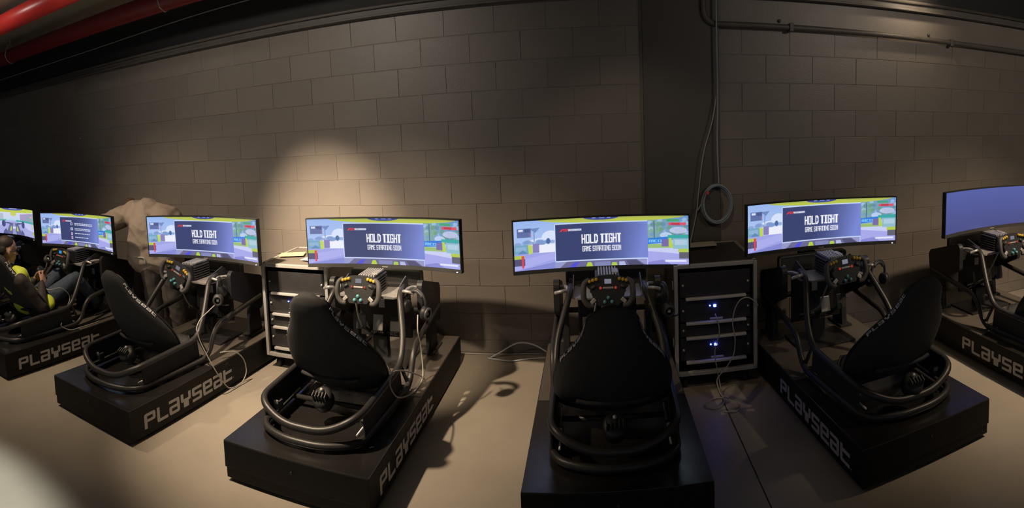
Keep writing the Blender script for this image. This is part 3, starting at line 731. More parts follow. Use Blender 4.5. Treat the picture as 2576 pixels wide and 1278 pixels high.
def screen_drive():
    c = Canvas(); game_base(c)
    c.grad(0.0, 1, 0.05, 0.45, (226, 220, 240), (200, 220, 235), False)
    c.rect(0, 0.30, 0.20, 0.45, (180, 190, 205)); c.poly([(0.64, 0.22), (1, 0.12), (1, 0.5), (0.64, 0.46)], (168, 150, 190)); c.rect(0.55, 1, 0.44, 0.52, (60, 170, 150)); c.rect(0.0, 0.35, 0.44, 0.50, (90, 180, 150)); c.rect(0.8, 1, 0.25, 0.42, (130, 170, 160))
    c.poly([(0.40, 0.5), (0.56, 0.5), (1, 0.9), (1, 1), (0, 1), (0, 0.9)], (170, 172, 224)); c.poly([(0, 0.5), (0.40, 0.5), (0, 0.86)], (196, 200, 240)); c.poly([(1, 0.52), (0.58, 0.5), (1, 0.84)], (205, 206, 244))
    for s in (-1, 1):
        c.poly([(0.5 + s * 0.02, 0.56), (0.5 + s * 0.08, 0.58), (0.5 + s * 0.17, 1), (0.5 + s * 0.02, 1)], (92, 92, 140))
        c.ell(0.5 + s * 0.20, 0.60, 0.035, 0.13, (58, 62, 112)); c.poly([(0.5 + s * 0.06, 0.56), (0.5 + s * 0.2, 0.53), (0.5 + s * 0.2, 0.56), (0.5 + s * 0.07, 0.62)], (70, 74, 120))
        c.poly([(0.5 + s * 0.05, 0.86), (0.5 + s * 0.055, 0.66), (0.5 + s * 0.075, 0.72), (0.5 + s * 0.09, 0.88)], (196, 214, 70)); c.poly([(0.5 + s * 0.13, 1), (0.5 + s * 0.16, 0.78), (0.5 + s * 0.21, 0.9), (0.5 + s * 0.22, 1)], (78, 82, 130))
    c.poly([(0.46, 1), (0.48, 0.56), (0.52, 0.56), (0.54, 1)], (150, 158, 200)); c.rect(0.47, 0.53, 0.70, 0.78, (228, 232, 245)); c.poly([(0.03, 1), (0.12, 0.80), (0.17, 0.80), (0.10, 1)], (84, 86, 214))
    c.rect(0.88, 0.955, 0.18, 0.21, (80, 180, 110)); c.rect(0.885, 0.955, 0.24, 0.30, (232, 150, 170)); c.rect(0.925, 0.96, 0.52, 0.70, (196, 210, 130)); c.rect(0.95, 1, 0.78, 0.92, (176, 196, 66))
    m = c.v < 0.16 * np.clip(1 - ((c.u - 0.5) / 0.62) ** 2, 0, 1) ** 0.5
    c.paint(m, (196, 208, 54)); c.ell(0.5, 0.20, 0.06, 0.10, (206, 214, 80)); c.ell(0.5, 0.0, 0.22, 0.08, (62, 70, 150)); c.rect(0.42, 0.58, 0.0, 0.035, (170, 186, 230), 0.8)
    return c.out()
def screen_blank():
    c = Canvas(1)
    c.grad(0, 1, 0, 1, (72, 82, 152), (58, 62, 118), False)
    c.paint(c.v > 2, (0, 0, 0))
    return c.out()
MW, MHT, SAG = 1.1791, 0.3307, 0.085
RAD = (MW * MW / 4 + SAG * SAG) / (2 * SAG); HALF = math.asin(MW / 2 / RAD)
def bend(u, inset=0.0):
    a = -HALF + 2 * HALF * u
    r = RAD - inset
    return r * math.sin(a), SAG - RAD + r * math.cos(a)
def screen_material(strength):
    m = bpy.data.materials.new('lit_screen'); m.use_nodes = True
    nt = m.node_tree; b = nt.nodes['Principled BSDF']
    at = nt.nodes.new('ShaderNodeAttribute'); at.attribute_name = 'screen_colour'
    b.inputs['Base Color'].default_value = (0.01, 0.01, 0.012, 1); b.inputs['Roughness'].default_value = 0.25
    nt.links.new(at.outputs['Color'], b.inputs['Emission Color']); b.inputs['Emission Strength'].default_value = strength
    return m
M_SCREEN = screen_material(1.0)
def screen_mesh(img, sw=SW, sh=SH):
    a = img[::-1]                                   # row 0 at the bottom
    zb, zt = -MHT / 2 + 0.024, MHT / 2 - 0.007
    u0, u1 = 0.006, 0.994
    us = u0 + (u1 - u0) * (np.arange(sw) / (sw - 1)); zs = zb + (zt - zb) * (np.arange(sh) / (sh - 1))
    ang = -HALF + 2 * HALF * us; r = RAD - 0.0015
    X = np.tile(r * np.sin(ang), (sh, 1)); Y = np.tile(SAG - RAD + r * np.cos(ang), (sh, 1)); Z = np.tile(zs[:, None], (1, sw))
    co = np.stack([X, Y, Z], -1).reshape(-1, 3)
    idx = np.arange(sw * sh).reshape(sh, sw)
    q = np.stack([idx[:-1, :-1], idx[:-1, 1:], idx[1:, 1:], idx[1:, :-1]], -1).reshape(-1, 4)
    me = bpy.data.meshes.new('screen')
    me.vertices.add(len(co)); me.vertices.foreach_set('co', co.ravel())
    me.loops.add(q.size); me.loops.foreach_set('vertex_index', q.ravel())
    me.polygons.add(len(q)); me.polygons.foreach_set('loop_start', np.arange(0, q.size, 4)); me.polygons.foreach_set('loop_total', np.full(len(q), 4))
    me.update(calc_edges=True)
    ca = me.color_attributes.new('screen_colour', 'FLOAT_COLOR', 'POINT')
    ca.data.foreach_set('color', np.concatenate([a.reshape(-1, 3), np.ones((len(co), 1))], 1).astype(np.float32).ravel())
    me.materials.append(M_SCREEN)
    return me
def curved_slab(name, u0, u1, z0, z1, d0, d1, m, parent, n=28):
    mb = MB(); v = []; f = []
    for i in range(n + 1):
        u = u0 + (u1 - u0) * i / n
        x0, y0 = bend(u, -d0); x1, y1 = bend(u, -d1)
        v += [(x0, y0, z0), (x0, y0, z1), (x1, y1, z1), (x1, y1, z0)]
    for i in range(n):
        a, b = 4 * i, 4 * i + 4
        for k in range(4): f.append((a + k, a + (k + 1) % 4, b + (k + 1) % 4, b + k))
    f += [(0, 3, 2, 1), (4 * n, 4 * n + 1, 4 * n + 2, 4 * n + 3)]
    return mb.add(v, f).build(name, m, parent)
def make_monitor(me):
    t = empty('curved_monitor')
    curved_slab('housing', 0, 1, -MHT / 2, MHT / 2, 0.0, 0.03, M_BLACK, t)
    curved_slab('rear_bulge', 0.2, 0.8, -MHT / 2 + 0.05, MHT / 2 - 0.05, 0.03, 0.075, M_DGREY, t)
    for z0, z1, nm in ((-MHT / 2, -MHT / 2 + 0.023, 'lower_bezel'), (MHT / 2 - 0.006, MHT / 2, 'upper_bezel')):
        curved_slab(nm, 0, 1, z0, z1, -0.004, 0.0, M_DGREY if z0 < 0 and nm == 'lower_bezel' else M_BLACK, t)
    for u0, u1 in ((0, 0.0055), (0.9945, 1)):
        curved_slab('side_bezel', u0, u1, -MHT / 2, MHT / 2, -0.004, 0.0, M_BLACK, t, n=2)
    x, y = bend(0.972); MB().box((x, y - 0.006, -MHT / 2 + 0.007), (0.010, 0.006, 0.005), bev=0.001).build('power_light', M_WLED, t)
    x, y = bend(0.5); MB().box((x, y - 0.0048, -MHT / 2 + 0.0085), (0.045, 0.002, 0.006), bev=0.0005).build('maker_mark', M_ALUD, t)
    MB().box((0, SAG + 0.11, -0.06), (0.10, 0.12, 0.14), bev=0.01).build('mount', M_BLACK, t)
    if me: link('screen', me, t)
    return t

# ------------------------------------------------------------------ place the seven rigs
RIGS = {1: (-6.239, 3.638, 0.0), 2: (-4.684, 3.59, -0.029), 3: (-3.089, 3.584, -0.051), 4: (-1.537, 3.622, -0.013), 5: (0.052, 3.649, 0.006), 6: (1.586, 3.661, 0.085), 7: (3.1, 3.673, 0.043)}
MONS = {1: (-6.219, 3.641, 0.975, 0.002, 0.0), 2: (-4.671, 3.504, 0.975, 0.018, -0.0053), 3: (-3.063, 3.57, 0.981, 0.019, 0.0003), 4: (-1.5, 3.654, 0.974, -0.025, -0.0017), 5: (0.026, 3.699, 0.949, 0.036, -0.0042), 6: (1.604, 3.721, 0.982, -0.003, -0.0042), 7: (3.151, 3.629, 0.997, 0.06, -0.0069)}
WHERE = {1: 'under the screen cut off by the left edge', 2: 'with the man in a yellow vest in it', 3: 'beside the man bending over', 4: 'in front of the yellow-papered rack', 5: 'seen from straight behind, between the coiled cable and the pinkish wall glow', 6: 'to the right of the rack with blue lights', 7: 'below the blank blue screen'}
WHERE[5] = 'seen from straight behind, left of the blue-lit rack'
p0 = make_plinth(); c0 = make_cockpit()
def local(k, p):
    x, y, a = RIGS[k]; c, s = math.cos(a), math.sin(a)
    return Vector((x + c * p[0] - s * p[1], y + s * p[0] + c * p[1], p[2]))
for k, (x, y, a) in RIGS.items():
    p = p0 if k == 1 else copy_tree(p0)
    p.location = (x, y, 0); p.rotation_euler = (0, 0, a)
    tag(p, 'black lettered plinth under the simulator ' + WHERE[k], 'plinth', 'black plinths in a row')
    c = c0 if k == 1 else copy_tree(c0)
    c.location = (x, y, 0.003); c.rotation_euler = (0, 0, a)
    tag(c, 'black tubular racing cockpit ' + WHERE[k], 'racing simulator', 'racing cockpits in a row')
    for ch in c.children:
        if ch.name.split('.')[0] in ('seat', 'shaker'): ch.location.y = {3: 0.05, 4: 0.05, 5: -0.07, 6: -0.15}.get(k, 0.0)
        if ch.name.startswith('steering_wheel'):
            ch.rotation_euler = (math.radians(-14), math.radians({3: 20, 2: 4, 6: -3}.get(k, 0)), 0)
            if k == 2:
                for d in ch.children:
                    if d.name.startswith('dash_display'):
                        d.data = d.data.copy(); d.data.materials[0] = M_CYAN
mesh_hold = screen_mesh(screen_hold())
meshes = {1: screen_mesh(screen_drive()), 2: screen_mesh(screen_list()), 7: screen_mesh(screen_blank())}
MLAB = {1: 'curved wide monitor showing a racing car on track, cut off by the left edge', 2: 'curved wide monitor showing a list with icons, left of the bending man', 3: 'curved wide monitor reading HOLD TIGHT, just right of the bending man', 4: 'curved wide monitor reading HOLD TIGHT, above the red-and-yellow lit steering wheel by the papers',
        5: 'curved wide monitor reading HOLD TIGHT, just left of the coiled cable', 6: 'curved wide monitor reading HOLD TIGHT, just right of the coiled cable', 7: 'curved wide monitor with a blank blue screen at the right edge'}
MLAB[4] = 'curved wide monitor reading HOLD TIGHT, second of the four from the left'
m0 = make_monitor(None)
monitors = {k: (m0 if k == 1 else copy_tree(m0)) for k in MONS}
for k, (x, y, z, a, r) in MONS.items():
    m = monitors[k]
    m.location = (x, y, z); m.rotation_euler = (0, -r, a)
    link('screen', meshes.get(k, mesh_hold), m)
    tag(m, MLAB[k], 'monitor', 'curved monitors in a row')

# ------------------------------------------------------------------ equipment racks
def make_rack(name, x0, x1, y0, y1, zt, bars, led, label, top_items):
    t = empty(name, ((x0 + x1) / 2, y0, 0)); cx, cyy = (x0 + x1) / 2, y0
    X = lambda x: x - cx
    Y = lambda y: y - cyy
    zb = 0.10; wd = x1 - x0
    b = MB()
    b.box((X(x0) + 0.009, (y1 - y0) / 2, (zb + zt) / 2), (0.018, y1 - y0, zt - zb)); b.box((X(x1) - 0.009, (y1 - y0) / 2, (zb + zt) / 2), (0.018, y1 - y0, zt - zb))
    b.box((0, y1 - y0 - 0.009, (zb + zt) / 2), (wd - 0.036, 0.018, zt - zb)); b.box((0, (y1 - y0) / 2, zb + 0.009), (wd - 0.036, y1 - y0 - 0.018, 0.018))
    b.build('case_body', M_CASE, t)
    MB().box((0, (y1 - y0) / 2, zt - 0.008), (wd - 0.03, y1 - y0 - 0.03, 0.018), bev=0.002).build('case_top', top_items, t)
    e = 0.026
    for c, d in (((X(x0) + e / 2 - 0.004, 0.0, (zb + zt) / 2), (e, e, zt - zb)), ((X(x1) - e / 2 + 0.004, 0.0, (zb + zt) / 2), (e, e, zt - zb)),
                 ((0, 0.0, zb + e / 2), (wd - 2 * e + 0.008, e, e)), ((0, 0.0, zt - e / 2 + 0.004), (wd - 2 * e + 0.008, e, e)),
                 ((X(x0) + 0.012, (y1 - y0) / 2, zt - 0.006), (0.026, y1 - y0 - 0.03, 0.026)), ((X(x1) - 0.012, (y1 - y0) / 2, zt - 0.006), (0.026, y1 - y0 - 0.03, 0.026)),
                 ((0, y1 - y0 - 0.012, zt - 0.006), (wd - 0.05, 0.026, 0.026))):
        MB().box(c, d, bev=0.004).build('edge_trim', M_ALUD, t)
    zs = [zt - 0.05] + bars
    for i in range(len(bars)):
        za, zc_ = zs[i], zs[i + 1]
        u = MB().box((0.0, 0.09, (za + zc_) / 2), (wd - 0.075, 0.15, za - zc_ - 0.012), bev=0.003).build('rack_unit', M_CASE, t)
        MB().box((0.0, -0.002, zc_), (wd - 0.15, 0.026, 0.017), bev=0.004).build('unit_bar', M_ALU, u)
        for s in (-1, 1):
            MB().cyl((s * (wd / 2 - 0.058), 0.016, (za + zc_) / 2), (s * (wd / 2 - 0.058), 0.005, (za + zc_) / 2), 0.008, 8).build('rack_screw', M_ALUD, u)
        if i in led:
            l = MB().box((X(led[i]), 0.011, (za + zc_) / 2 + 0.02), (0.018, 0.008, 0.014), bev=0.002).build('status_light', M_BLUELED, u)
            MB().box((X(led[i]) - 0.034, 0.012, (za + zc_) / 2 + 0.022), (0.008, 0.006, 0.006), bev=0.001).build('status_light', M_BLUELED, u)
            MB().box((X(led[i]) + 0.01, 0.008, zc_ + 0.018), (0.09, 0.012, 0.010), bev=0.002).build('unit_handle', M_ALUD, u)
    for s in (-1, 1):
        for z in (zb + 0.28 * (zt - zb), zb + 0.80 * (zt - zb)):
            lt = MB().box((s * (wd / 2 + 0.001), 0.035, z), (0.012, 0.055, 0.10), bev=0.003).build('latch', M_DGREY, t)
            MB().box((s * (wd / 2 + 0.008), 0.03, z + 0.01), (0.008, 0.030, 0.05), bev=0.003).build('latch_clip', M_ALU, lt)
        for y in (0.07, y1 - y0 - 0.07):
            c = MB().box((s * (wd / 2 - 0.07), y, 0.085), (0.05, 0.06, 0.028), bev=0.004).build('caster', M_DGREY, t)
            MB().cyl((s * (wd / 2 - 0.085), y, 0.036), (s * (wd / 2 - 0.055), y, 0.036), 0.036, 16).build('caster_wheel', M_BLACK, c)
    tag(t, label, 'equipment rack', 'wheeled equipment racks')
    return t
make_rack('equipment_rack', -2.592, -2.0, 3.79, 4.38, 0.785, [0.57, 0.415, 0.318, 0.163], {1: -2.335}, 'black wheeled equipment rack with yellow paper on top', M_LITTOP)
make_rack('equipment_rack', 0.508, 1.082, 3.73, 4.31, 0.80, [0.585, 0.43, 0.336, 0.183], {1: 0.788, 3: 0.791}, 'black wheeled equipment rack with two blue lights beneath the coiled cable', M_CASE)
ra = [o for o in col.objects if o.name.startswith('equipment_rack') and o.parent is None]
pp = MB().box((0, 0, 0.001), (0.21, 0.13, 0.002), bev=0.0005).build('paper_sheet', M_YPAPER); pp.location = (-2.46, 4.06, 0.799); pp.rotation_euler = (0, 0, 0.35)
tag(pp, 'yellow paper sheet lying on the left rack', 'paper')
pp = MB().box((0, 0, 0.001), (0.15, 0.21, 0.002), bev=0.0005).build('paper_sheet', M_PAPER); pp.location = (-2.20, 3.99, 0.799); pp.rotation_euler = (0, 0, -0.2)
tag(pp, 'pale paper sheet lying half behind the monitor on the left rack', 'paper')
pp = MB().box((0, 0, 0.006), (0.26, 0.10, 0.012), bev=0.002).build('paper_pad', M_PAPER); pp.location = (0.76, 4.18, 0.814); pp.rotation_euler = (0, 0, 0.05)
tag(pp, 'pale flat pad lying on the right rack', 'paper pad')
sw = MB()
sw.tube(spline([(-2.36, 4.22, 0.808), (-2.30, 4.26, 0.82), (-2.24, 4.20, 0.812), (-2.20, 4.27, 0.816), (-2.13, 4.22, 0.808), (-2.22, 4.17, 0.808), (-2.30, 4.19, 0.808)]), 0.006, 6)
sw.box((-2.37, 4.215, 0.811), (0.045, 0.02, 0.02), rot=(0, 0, 0.5), bev=0.004)
tag(sw.build('tangled_lead', M_BLACK), 'small tangled black lead lying on the left rack', 'cable')
sw = MB(); sw.tube(spline([(-2.26, 4.33, 0.808), (-2.20, 4.31, 0.815), (-2.14, 4.33, 0.812), (-2.08, 4.31, 0.808)]), 0.009, 7)
tag(sw.build('white_lead', M_CABLE), 'short white lead lying along the back of the left rack', 'cable')

# ------------------------------------------------------------------ headsets
def make_headset():
    t = empty('headset')
    arc = [(0.0, 0.082 * math.sin(a), -0.085 + 0.085 * math.cos(a)) for a in [(-100 + 200 * i / 20) * PI / 180 for i in range(21)]]
    MB().tube(arc, 0.009, 8).build('headband', M_BLACK, t)
    pad = [(0.0, 0.072 * math.sin(a), -0.085 + 0.074 * math.cos(a)) for a in [(-50 + 100 * i / 12) * PI / 180 for i in range(13)]]
    MB().tube(pad, 0.013, 8).build('headband_pad', M_DGREY, t)
    for s in (-1, 1):
        c = MB().lathe([(0, 0.020), (0.030, 0.020), (0.040, 0.012), (0.042, 0.0), (0.040, -0.018), (0, -0.018)], (0, s * 0.078, -0.125), rot=(s * PI / 2, 0, 0), seg=18).build('ear_cup', M_BLACK, t)
        MB().lathe([(0.022, -0.016), (0.036, -0.016), (0.038, -0.028), (0.030, -0.036), (0.022, -0.030)], (0, s * 0.078, -0.125), rot=(s * PI / 2, 0, 0), seg=18).build('ear_cushion', M_DGREY, c)
        MB().box((0, s * 0.099, -0.125), (0.018, 0.002, 0.018), bev=0.0005).build('badge', M_LETTER, c)
    MB().tube(spline([(0.0, -0.085, -0.14), (0.035, -0.085, -0.165), (0.075, -0.06, -0.175)]), 0.004, 6).build('microphone', M_BLACK, t)
    return t
h0 = make_headset()
HS = {3: ((0.36, -0.17, 0.755), 0.5, 'hanging beside the simulator next to the man bending over'), 4: ((0.36, -0.15, 0.755), 1.2, 'hanging on the simulator in front of the left rack'),
      5: ((0.362, -0.13, 0.752), 0.2, 'hanging in the dark on the simulator beside the blue-lit rack'), 6: ((0.362, -0.13, 0.755), 1.9, 'hanging against the lit wall on the simulator right of the blue-lit rack')}
for i, (k, (p, rz, lab)) in enumerate(HS.items()):
    h = h0 if i == 0 else copy_tree(h0)
    h.location = local(k, p); h.rotation_euler = (0.12, 0, RIGS[k][2] + rz)
    tag(h, 'black headset ' + lab, 'headset', 'headsets at the simulators')
h = copy_tree(h0); h.location = local(2, (0.03, -0.515, 0.655)); h.rotation_euler = (2.3, 0.5, 1.2)
tag(h, 'black headset held in the hands of the seated man', 'headset', 'headsets at the simulators')

# ------------------------------------------------------------------ cables
def cable(name, pts, r, m, label, rig=None, seg=7):
    P = [local(rig, p) for p in pts] if rig else [Vector(p) for p in pts]
    o = MB().tube(spline(P, 7), r, seg).build(name, m)
    tag(o, label, 'cable'); return o
cable('headset_cable', [(0.36, -0.17, 0.60), (0.36, -0.306, 0.56), (0.36, -0.404, 0.529), (0.362, -0.456, 0.48), (0.37, -0.455, 0.448), (0.385, -0.439, 0.37), (0.452, -0.39, 0.20), (0.472, -0.305, 0.066), (0.475, -0.246, 0.022), (0.48, -0.143, 0.012), (0.485, -0.08, 0.05), (0.485, -0.063, 0.1), (0.48, -0.092, 0.183), (0.46, -0.171, 0.25), (0.40, -0.26, 0.262)], 0.0045, M_CABLE, 'pale headset cable looping over the plinth nearest the bending man', 3)
cable('headset_cable', [(0.36, -0.15, 0.60), (0.37, -0.195, 0.52), (0.37, -0.155, 0.415), (0.375, -0.149, 0.30), (0.385, -0.19, 0.235), (0.385, -0.29, 0.222), (0.38, -0.416, 0.235), (0.372, -0.608, 0.302), (0.366, -0.70, 0.40), (0.360, -0.66, 0.443), (0.362, -0.586, 0.435), (0.375, -0.45, 0.38), (0.38, -0.283, 0.293), (0.375, -0.156, 0.226)], 0.0045, M_CABLE, 'pale headset cable looped round the frame in front of the left rack', 4)
cable('headset_cable', [(0.14, -0.56, 0.56), (0.20, -0.55, 0.555), (0.22, -0.444, 0.552), (0.23, -0.37, 0.494), (0.235, -0.357, 0.435), (0.27, -0.43, 0.39), (0.315, -0.52, 0.375)], 0.0045, M_CABLE, 'pale cable curving across the lap of the seated man', 2)
cable('floor_lead', [(0.37, -0.56, 0.300), (0.372, -0.565, 0.27), (0.385, -0.477, 0.222), (0.395, -0.35, 0.2185), (0.40, -0.20, 0.2185), (0.39, -0.131, 0.2185)], 0.0045, M_CABLE, 'pale cable lying on the plinth beside the seated man', 2)
cable('rack_cable', [(0.784, 3.715, 0.483), (0.79, 3.685, 0.46), (0.803, 3.69, 0.414), (0.805, 3.69, 0.363), (0.784, 3.69, 0.302), (0.773, 3.69, 0.24), (0.783, 3.69, 0.162), (0.799, 3.69, 0.084), (0.809, 3.653, 0.012), (0.793, 3.511, 0.008), (0.724, 3.451, 0.008), (0.667, 3.494, 0.008), (0.722, 3.57, 0.008), (0.80, 3.575, 0.008)], 0.0038, M_CABLE, 'white cable plugged into the front of the blue-lit rack, trailing to the floor')
cable('rack_cable', [(1.086, 3.70, 0.514), (1.049, 3.69, 0.555), (1.007, 3.69, 0.577), (0.955, 3.69, 0.564), (0.915, 3.69, 0.504), (0.901, 3.69, 0.417), (0.917, 3.69, 0.327), (0.907, 3.69, 0.226), (0.861, 3.69, 0.154), (0.799, 3.68, 0.097), (0.784, 3.68, 0.06), (0.795, 3.62, 0.014), (0.83, 3.53, 0.018), (0.883, 3.45, 0.008), (0.84, 3.386, 0.008), (0.766, 3.406, 0.008)], 0.0038, M_CABLE, 'white cable arching from the right post of the blue-lit rack')
M_WC = mat('white_cable', (0.62, 0.65, 0.70), 0.4, noise=0.04, nscale=60)
cable('wall_cable', [(-0.88, 4.345, 0.008), (-0.80, 4.34, 0.05), (-0.66, 4.34, 0.12), (-0.53, 4.36, 0.10), (-0.40, 4.36, 0.03), (-0.3, 4.30, 0.008)], 0.0055, M_WC, 'white cable arching up from the floor against the wall base')
cable('wall_cable', [(-0.90, 4.33, 0.008), (-0.79, 4.30, 0.008), (-0.697, 4.29, 0.008), (-0.56, 4.335, 0.008), (-0.40, 4.345, 0.008), (-0.25, 4.30, 0.008)], 0.0055, M_WC, 'white cable lying flat on the floor nearest the lit patch')
cable('wall_cable', [(-1.25, 4.41, 0.008), (-0.84, 4.405, 0.008), (-0.60, 4.415, 0.012), (-0.35, 4.41, 0.008)], 0.0045, M_CABLE, 'grey cable lying tight along the foot of the wall')

# ------------------------------------------------------------------ people
def organic(name, parts, voxel, mats, parent=None, smooth_it=6, folds=None):
    """parts: (material index, kind, data). One continuous surface by voxel remesh, coloured by the nearest part."""
    mb = MB(); samples = []
    for (mi, kind, d) in parts:
        if kind == 'cap':
            a, b, ra_, rb_ = Vector(d[0]), Vector(d[1]), d[2], d[3]
            n = 9
            ax = (b - a).normalized(); pts = []; rad = []
            for i in range(5):
                t = PI / 2 * (1 - i / 4); pts.append(a - ax * ra_ * math.sin(t)); rad.append(max(ra_ * math.cos(t), ra_ * 0.02))
            for i in range(1, 5):
                t = PI / 2 * i / 4; pts.append(b + ax * rb_ * math.sin(t)); rad.append(max(rb_ * math.cos(t), rb_ * 0.02))
            pts.insert(5, a.lerp(b, 0.5)); rad.insert(5, (ra_ + rb_) / 2)
            pts.insert(6, b); rad.insert(6, rb_)
            mb.tube(pts, rad, 14)
            for i in range(9):
                t = i / 8; samples.append((a.lerp(b, t), ra_ + (rb_ - ra_) * t, mi))
        else:
            c, sc, rot = Vector(d[0]), d[1], d[2]
            mb.sphere(c, 1.0, 18, 12, sc, rot)
            R = Euler(rot or (0, 0, 0)).to_matrix()
            for u in (-0.6, 0, 0.6):
                for q in range(3):
                    e = Vector((0, 0, 0)); e[q] = u * sc[q]
                    samples.append((c + R @ e, sorted(sc)[0], mi))
    tmp = mb.build(name + '_raw', mats[0])
    md = tmp.modifiers.new('r', 'REMESH'); md.mode = 'VOXEL'; md.voxel_size = voxel
    ms = tmp.modifiers.new('s', 'SMOOTH'); ms.factor = 0.5; ms.iterations = smooth_it
    dg = bpy.context.evaluated_depsgraph_get()
    me = bpy.data.meshes.new_from_object(tmp.evaluated_get(dg))
    raw = tmp.data; bpy.data.objects.remove(tmp); bpy.data.meshes.remove(raw)
    me.name = name
    me.materials.clear()
    for m_ in mats: me.materials.append(m_)
    n = len(me.polygons)
    cen = np.empty(n * 3); me.polygons.foreach_get('center', cen); cen = cen.reshape(-1, 3)
    S = np.array([tuple(s[0]) for s in samples]); Rr = np.array([s[1] for s in samples]); Mi = np.array([s[2] for s in samples])
    best = np.empty(n, int)
    for i in range(0, n, 8000):
        dd = np.linalg.norm(cen[i:i + 8000, None, :] - S[None], axis=2) - Rr[None]
        best[i:i + 8000] = Mi[dd.argmin(1)]
    me.polygons.foreach_set('material_index', best.astype(np.int32))
    if folds:                                          # cloth creases, only where the cloth is
        amp = np.zeros(len(me.vertices)); cnt = np.zeros(len(me.vertices))
        for p_ in me.polygons:
            a_ = folds.get(int(best[p_.index]), 0.0)
            for vi in p_.vertices: amp[vi] += a_; cnt[vi] += 1
        amp /= np.maximum(cnt, 1)
        nv = [(v_.co.copy(), v_.normal.copy()) for v_ in me.vertices]
        for v_, (c_, n_), a_ in zip(me.vertices, nv, amp):
            if a_ <= 0: continue
            w1 = Vector((c_.x * 5 + c_.z * 7, c_.y * 6, c_.z * 3 - c_.x * 2)); w2 = Vector((c_.x * 13 - c_.z * 9, c_.y * 12, c_.z * 15))
            k_ = (1 - 2 * abs(noise.noise(w1))) * 0.75 + 0.35 * noise.noise(w2)
            v_.co = c_ + n_ * (a_ * (k_ - 0.35))
        me.update()
    me.polygons.foreach_set('use_smooth', [True] * n)
    return link(name, me, parent)
def hand(parts, wrist, fwd, side, up, mi, curl=0.5, s=1.0):
    """palm, four fingers and a thumb; fwd along the palm, side towards the thumb, up = back of the hand"""
    W_, F, S_, U = Vector(wrist), Vector(fwd).normalized(), Vector(side).normalized(), Vector(up).normalized()
    for q in (-0.030, -0.010, 0.010, 0.030):
        parts.append((mi, 'cap', (W_ + F * 0.01 * s + S_ * q * 0.7 * s, W_ + F * 0.085 * s + S_ * q * s, 0.014 * s, 0.012 * s)))
    for j, (q, l) in enumerate(((0.032, 0.070), (0.011, 0.080), (-0.011, 0.075), (-0.033, 0.058))):
        p = W_ + F * 0.088 * s + S_ * q * 1.1 * s; a = 0.0
        for k, fr in enumerate((0.45, 0.32, 0.23)):
            a += curl * (0.7 if k == 0 else 0.9)
            d = F * math.cos(a) - U * math.sin(a)
            p2 = p + d * l * fr * s
            parts.append((mi, 'cap', (p, p2, 0.0095 * s, 0.0085 * s))); p = p2
    p = W_ + F * 0.03 * s + S_ * 0.032 * s
    for k, l in enumerate((0.042, 0.034, 0.026)):
        d = (F * (0.55 + 0.2 * k) + S_ * (0.75 - 0.35 * k) - U * (0.25 + 0.25 * k)).normalized()
        p2 = p + d * l * s; parts.append((mi, 'cap', (p, p2, (0.012 - 0.001 * k) * s, (0.0105 - 0.001 * k) * s))); p = p2
def head_parts(c, R, mi, sc=1.0):
    """face looks along local +y"""
    c = Vector(c); Rm = Euler(R).to_matrix()
    P = lambda x, y, z: tuple(c + Rm @ (Vector((x, y, z)) * sc))
    k = lambda *v: tuple(q * sc for q in v)
    return [(mi, 'ell', (P(0, -0.012, 0.022), k(0.076, 0.096, 0.094), R)), (mi, 'ell', (P(0, 0.022, -0.045), k(0.060, 0.066, 0.068), R)), (mi, 'ell', (P(0, 0.055, -0.094), k(0.026, 0.024, 0.022), R)),
            (mi, 'ell', (P(0, 0.070, 0.022), k(0.052, 0.018, 0.014), R)), (mi, 'cap', (P(0, 0.080, 0.006), P(0, 0.100, -0.028), 0.0085 * sc, 0.0135 * sc)),
            (mi, 'ell', (P(0, 0.078, -0.062), k(0.026, 0.012, 0.006), R)), (mi, 'ell', (P(0, 0.076, -0.073), k(0.022, 0.012, 0.006), R)),
            (mi, 'ell', (P(-0.078, -0.008, -0.012), k(0.010, 0.020, 0.032), R)), (mi, 'ell', (P(0.078, -0.008, -0.012), k(0.010, 0.020, 0.032), R)),
            (mi, 'ell', (P(-0.038, 0.050, -0.022), k(0.026, 0.024, 0.020), R)), (mi, 'ell', (P(0.038, 0.050, -0.022), k(0.026, 0.024, 0.020), R))]
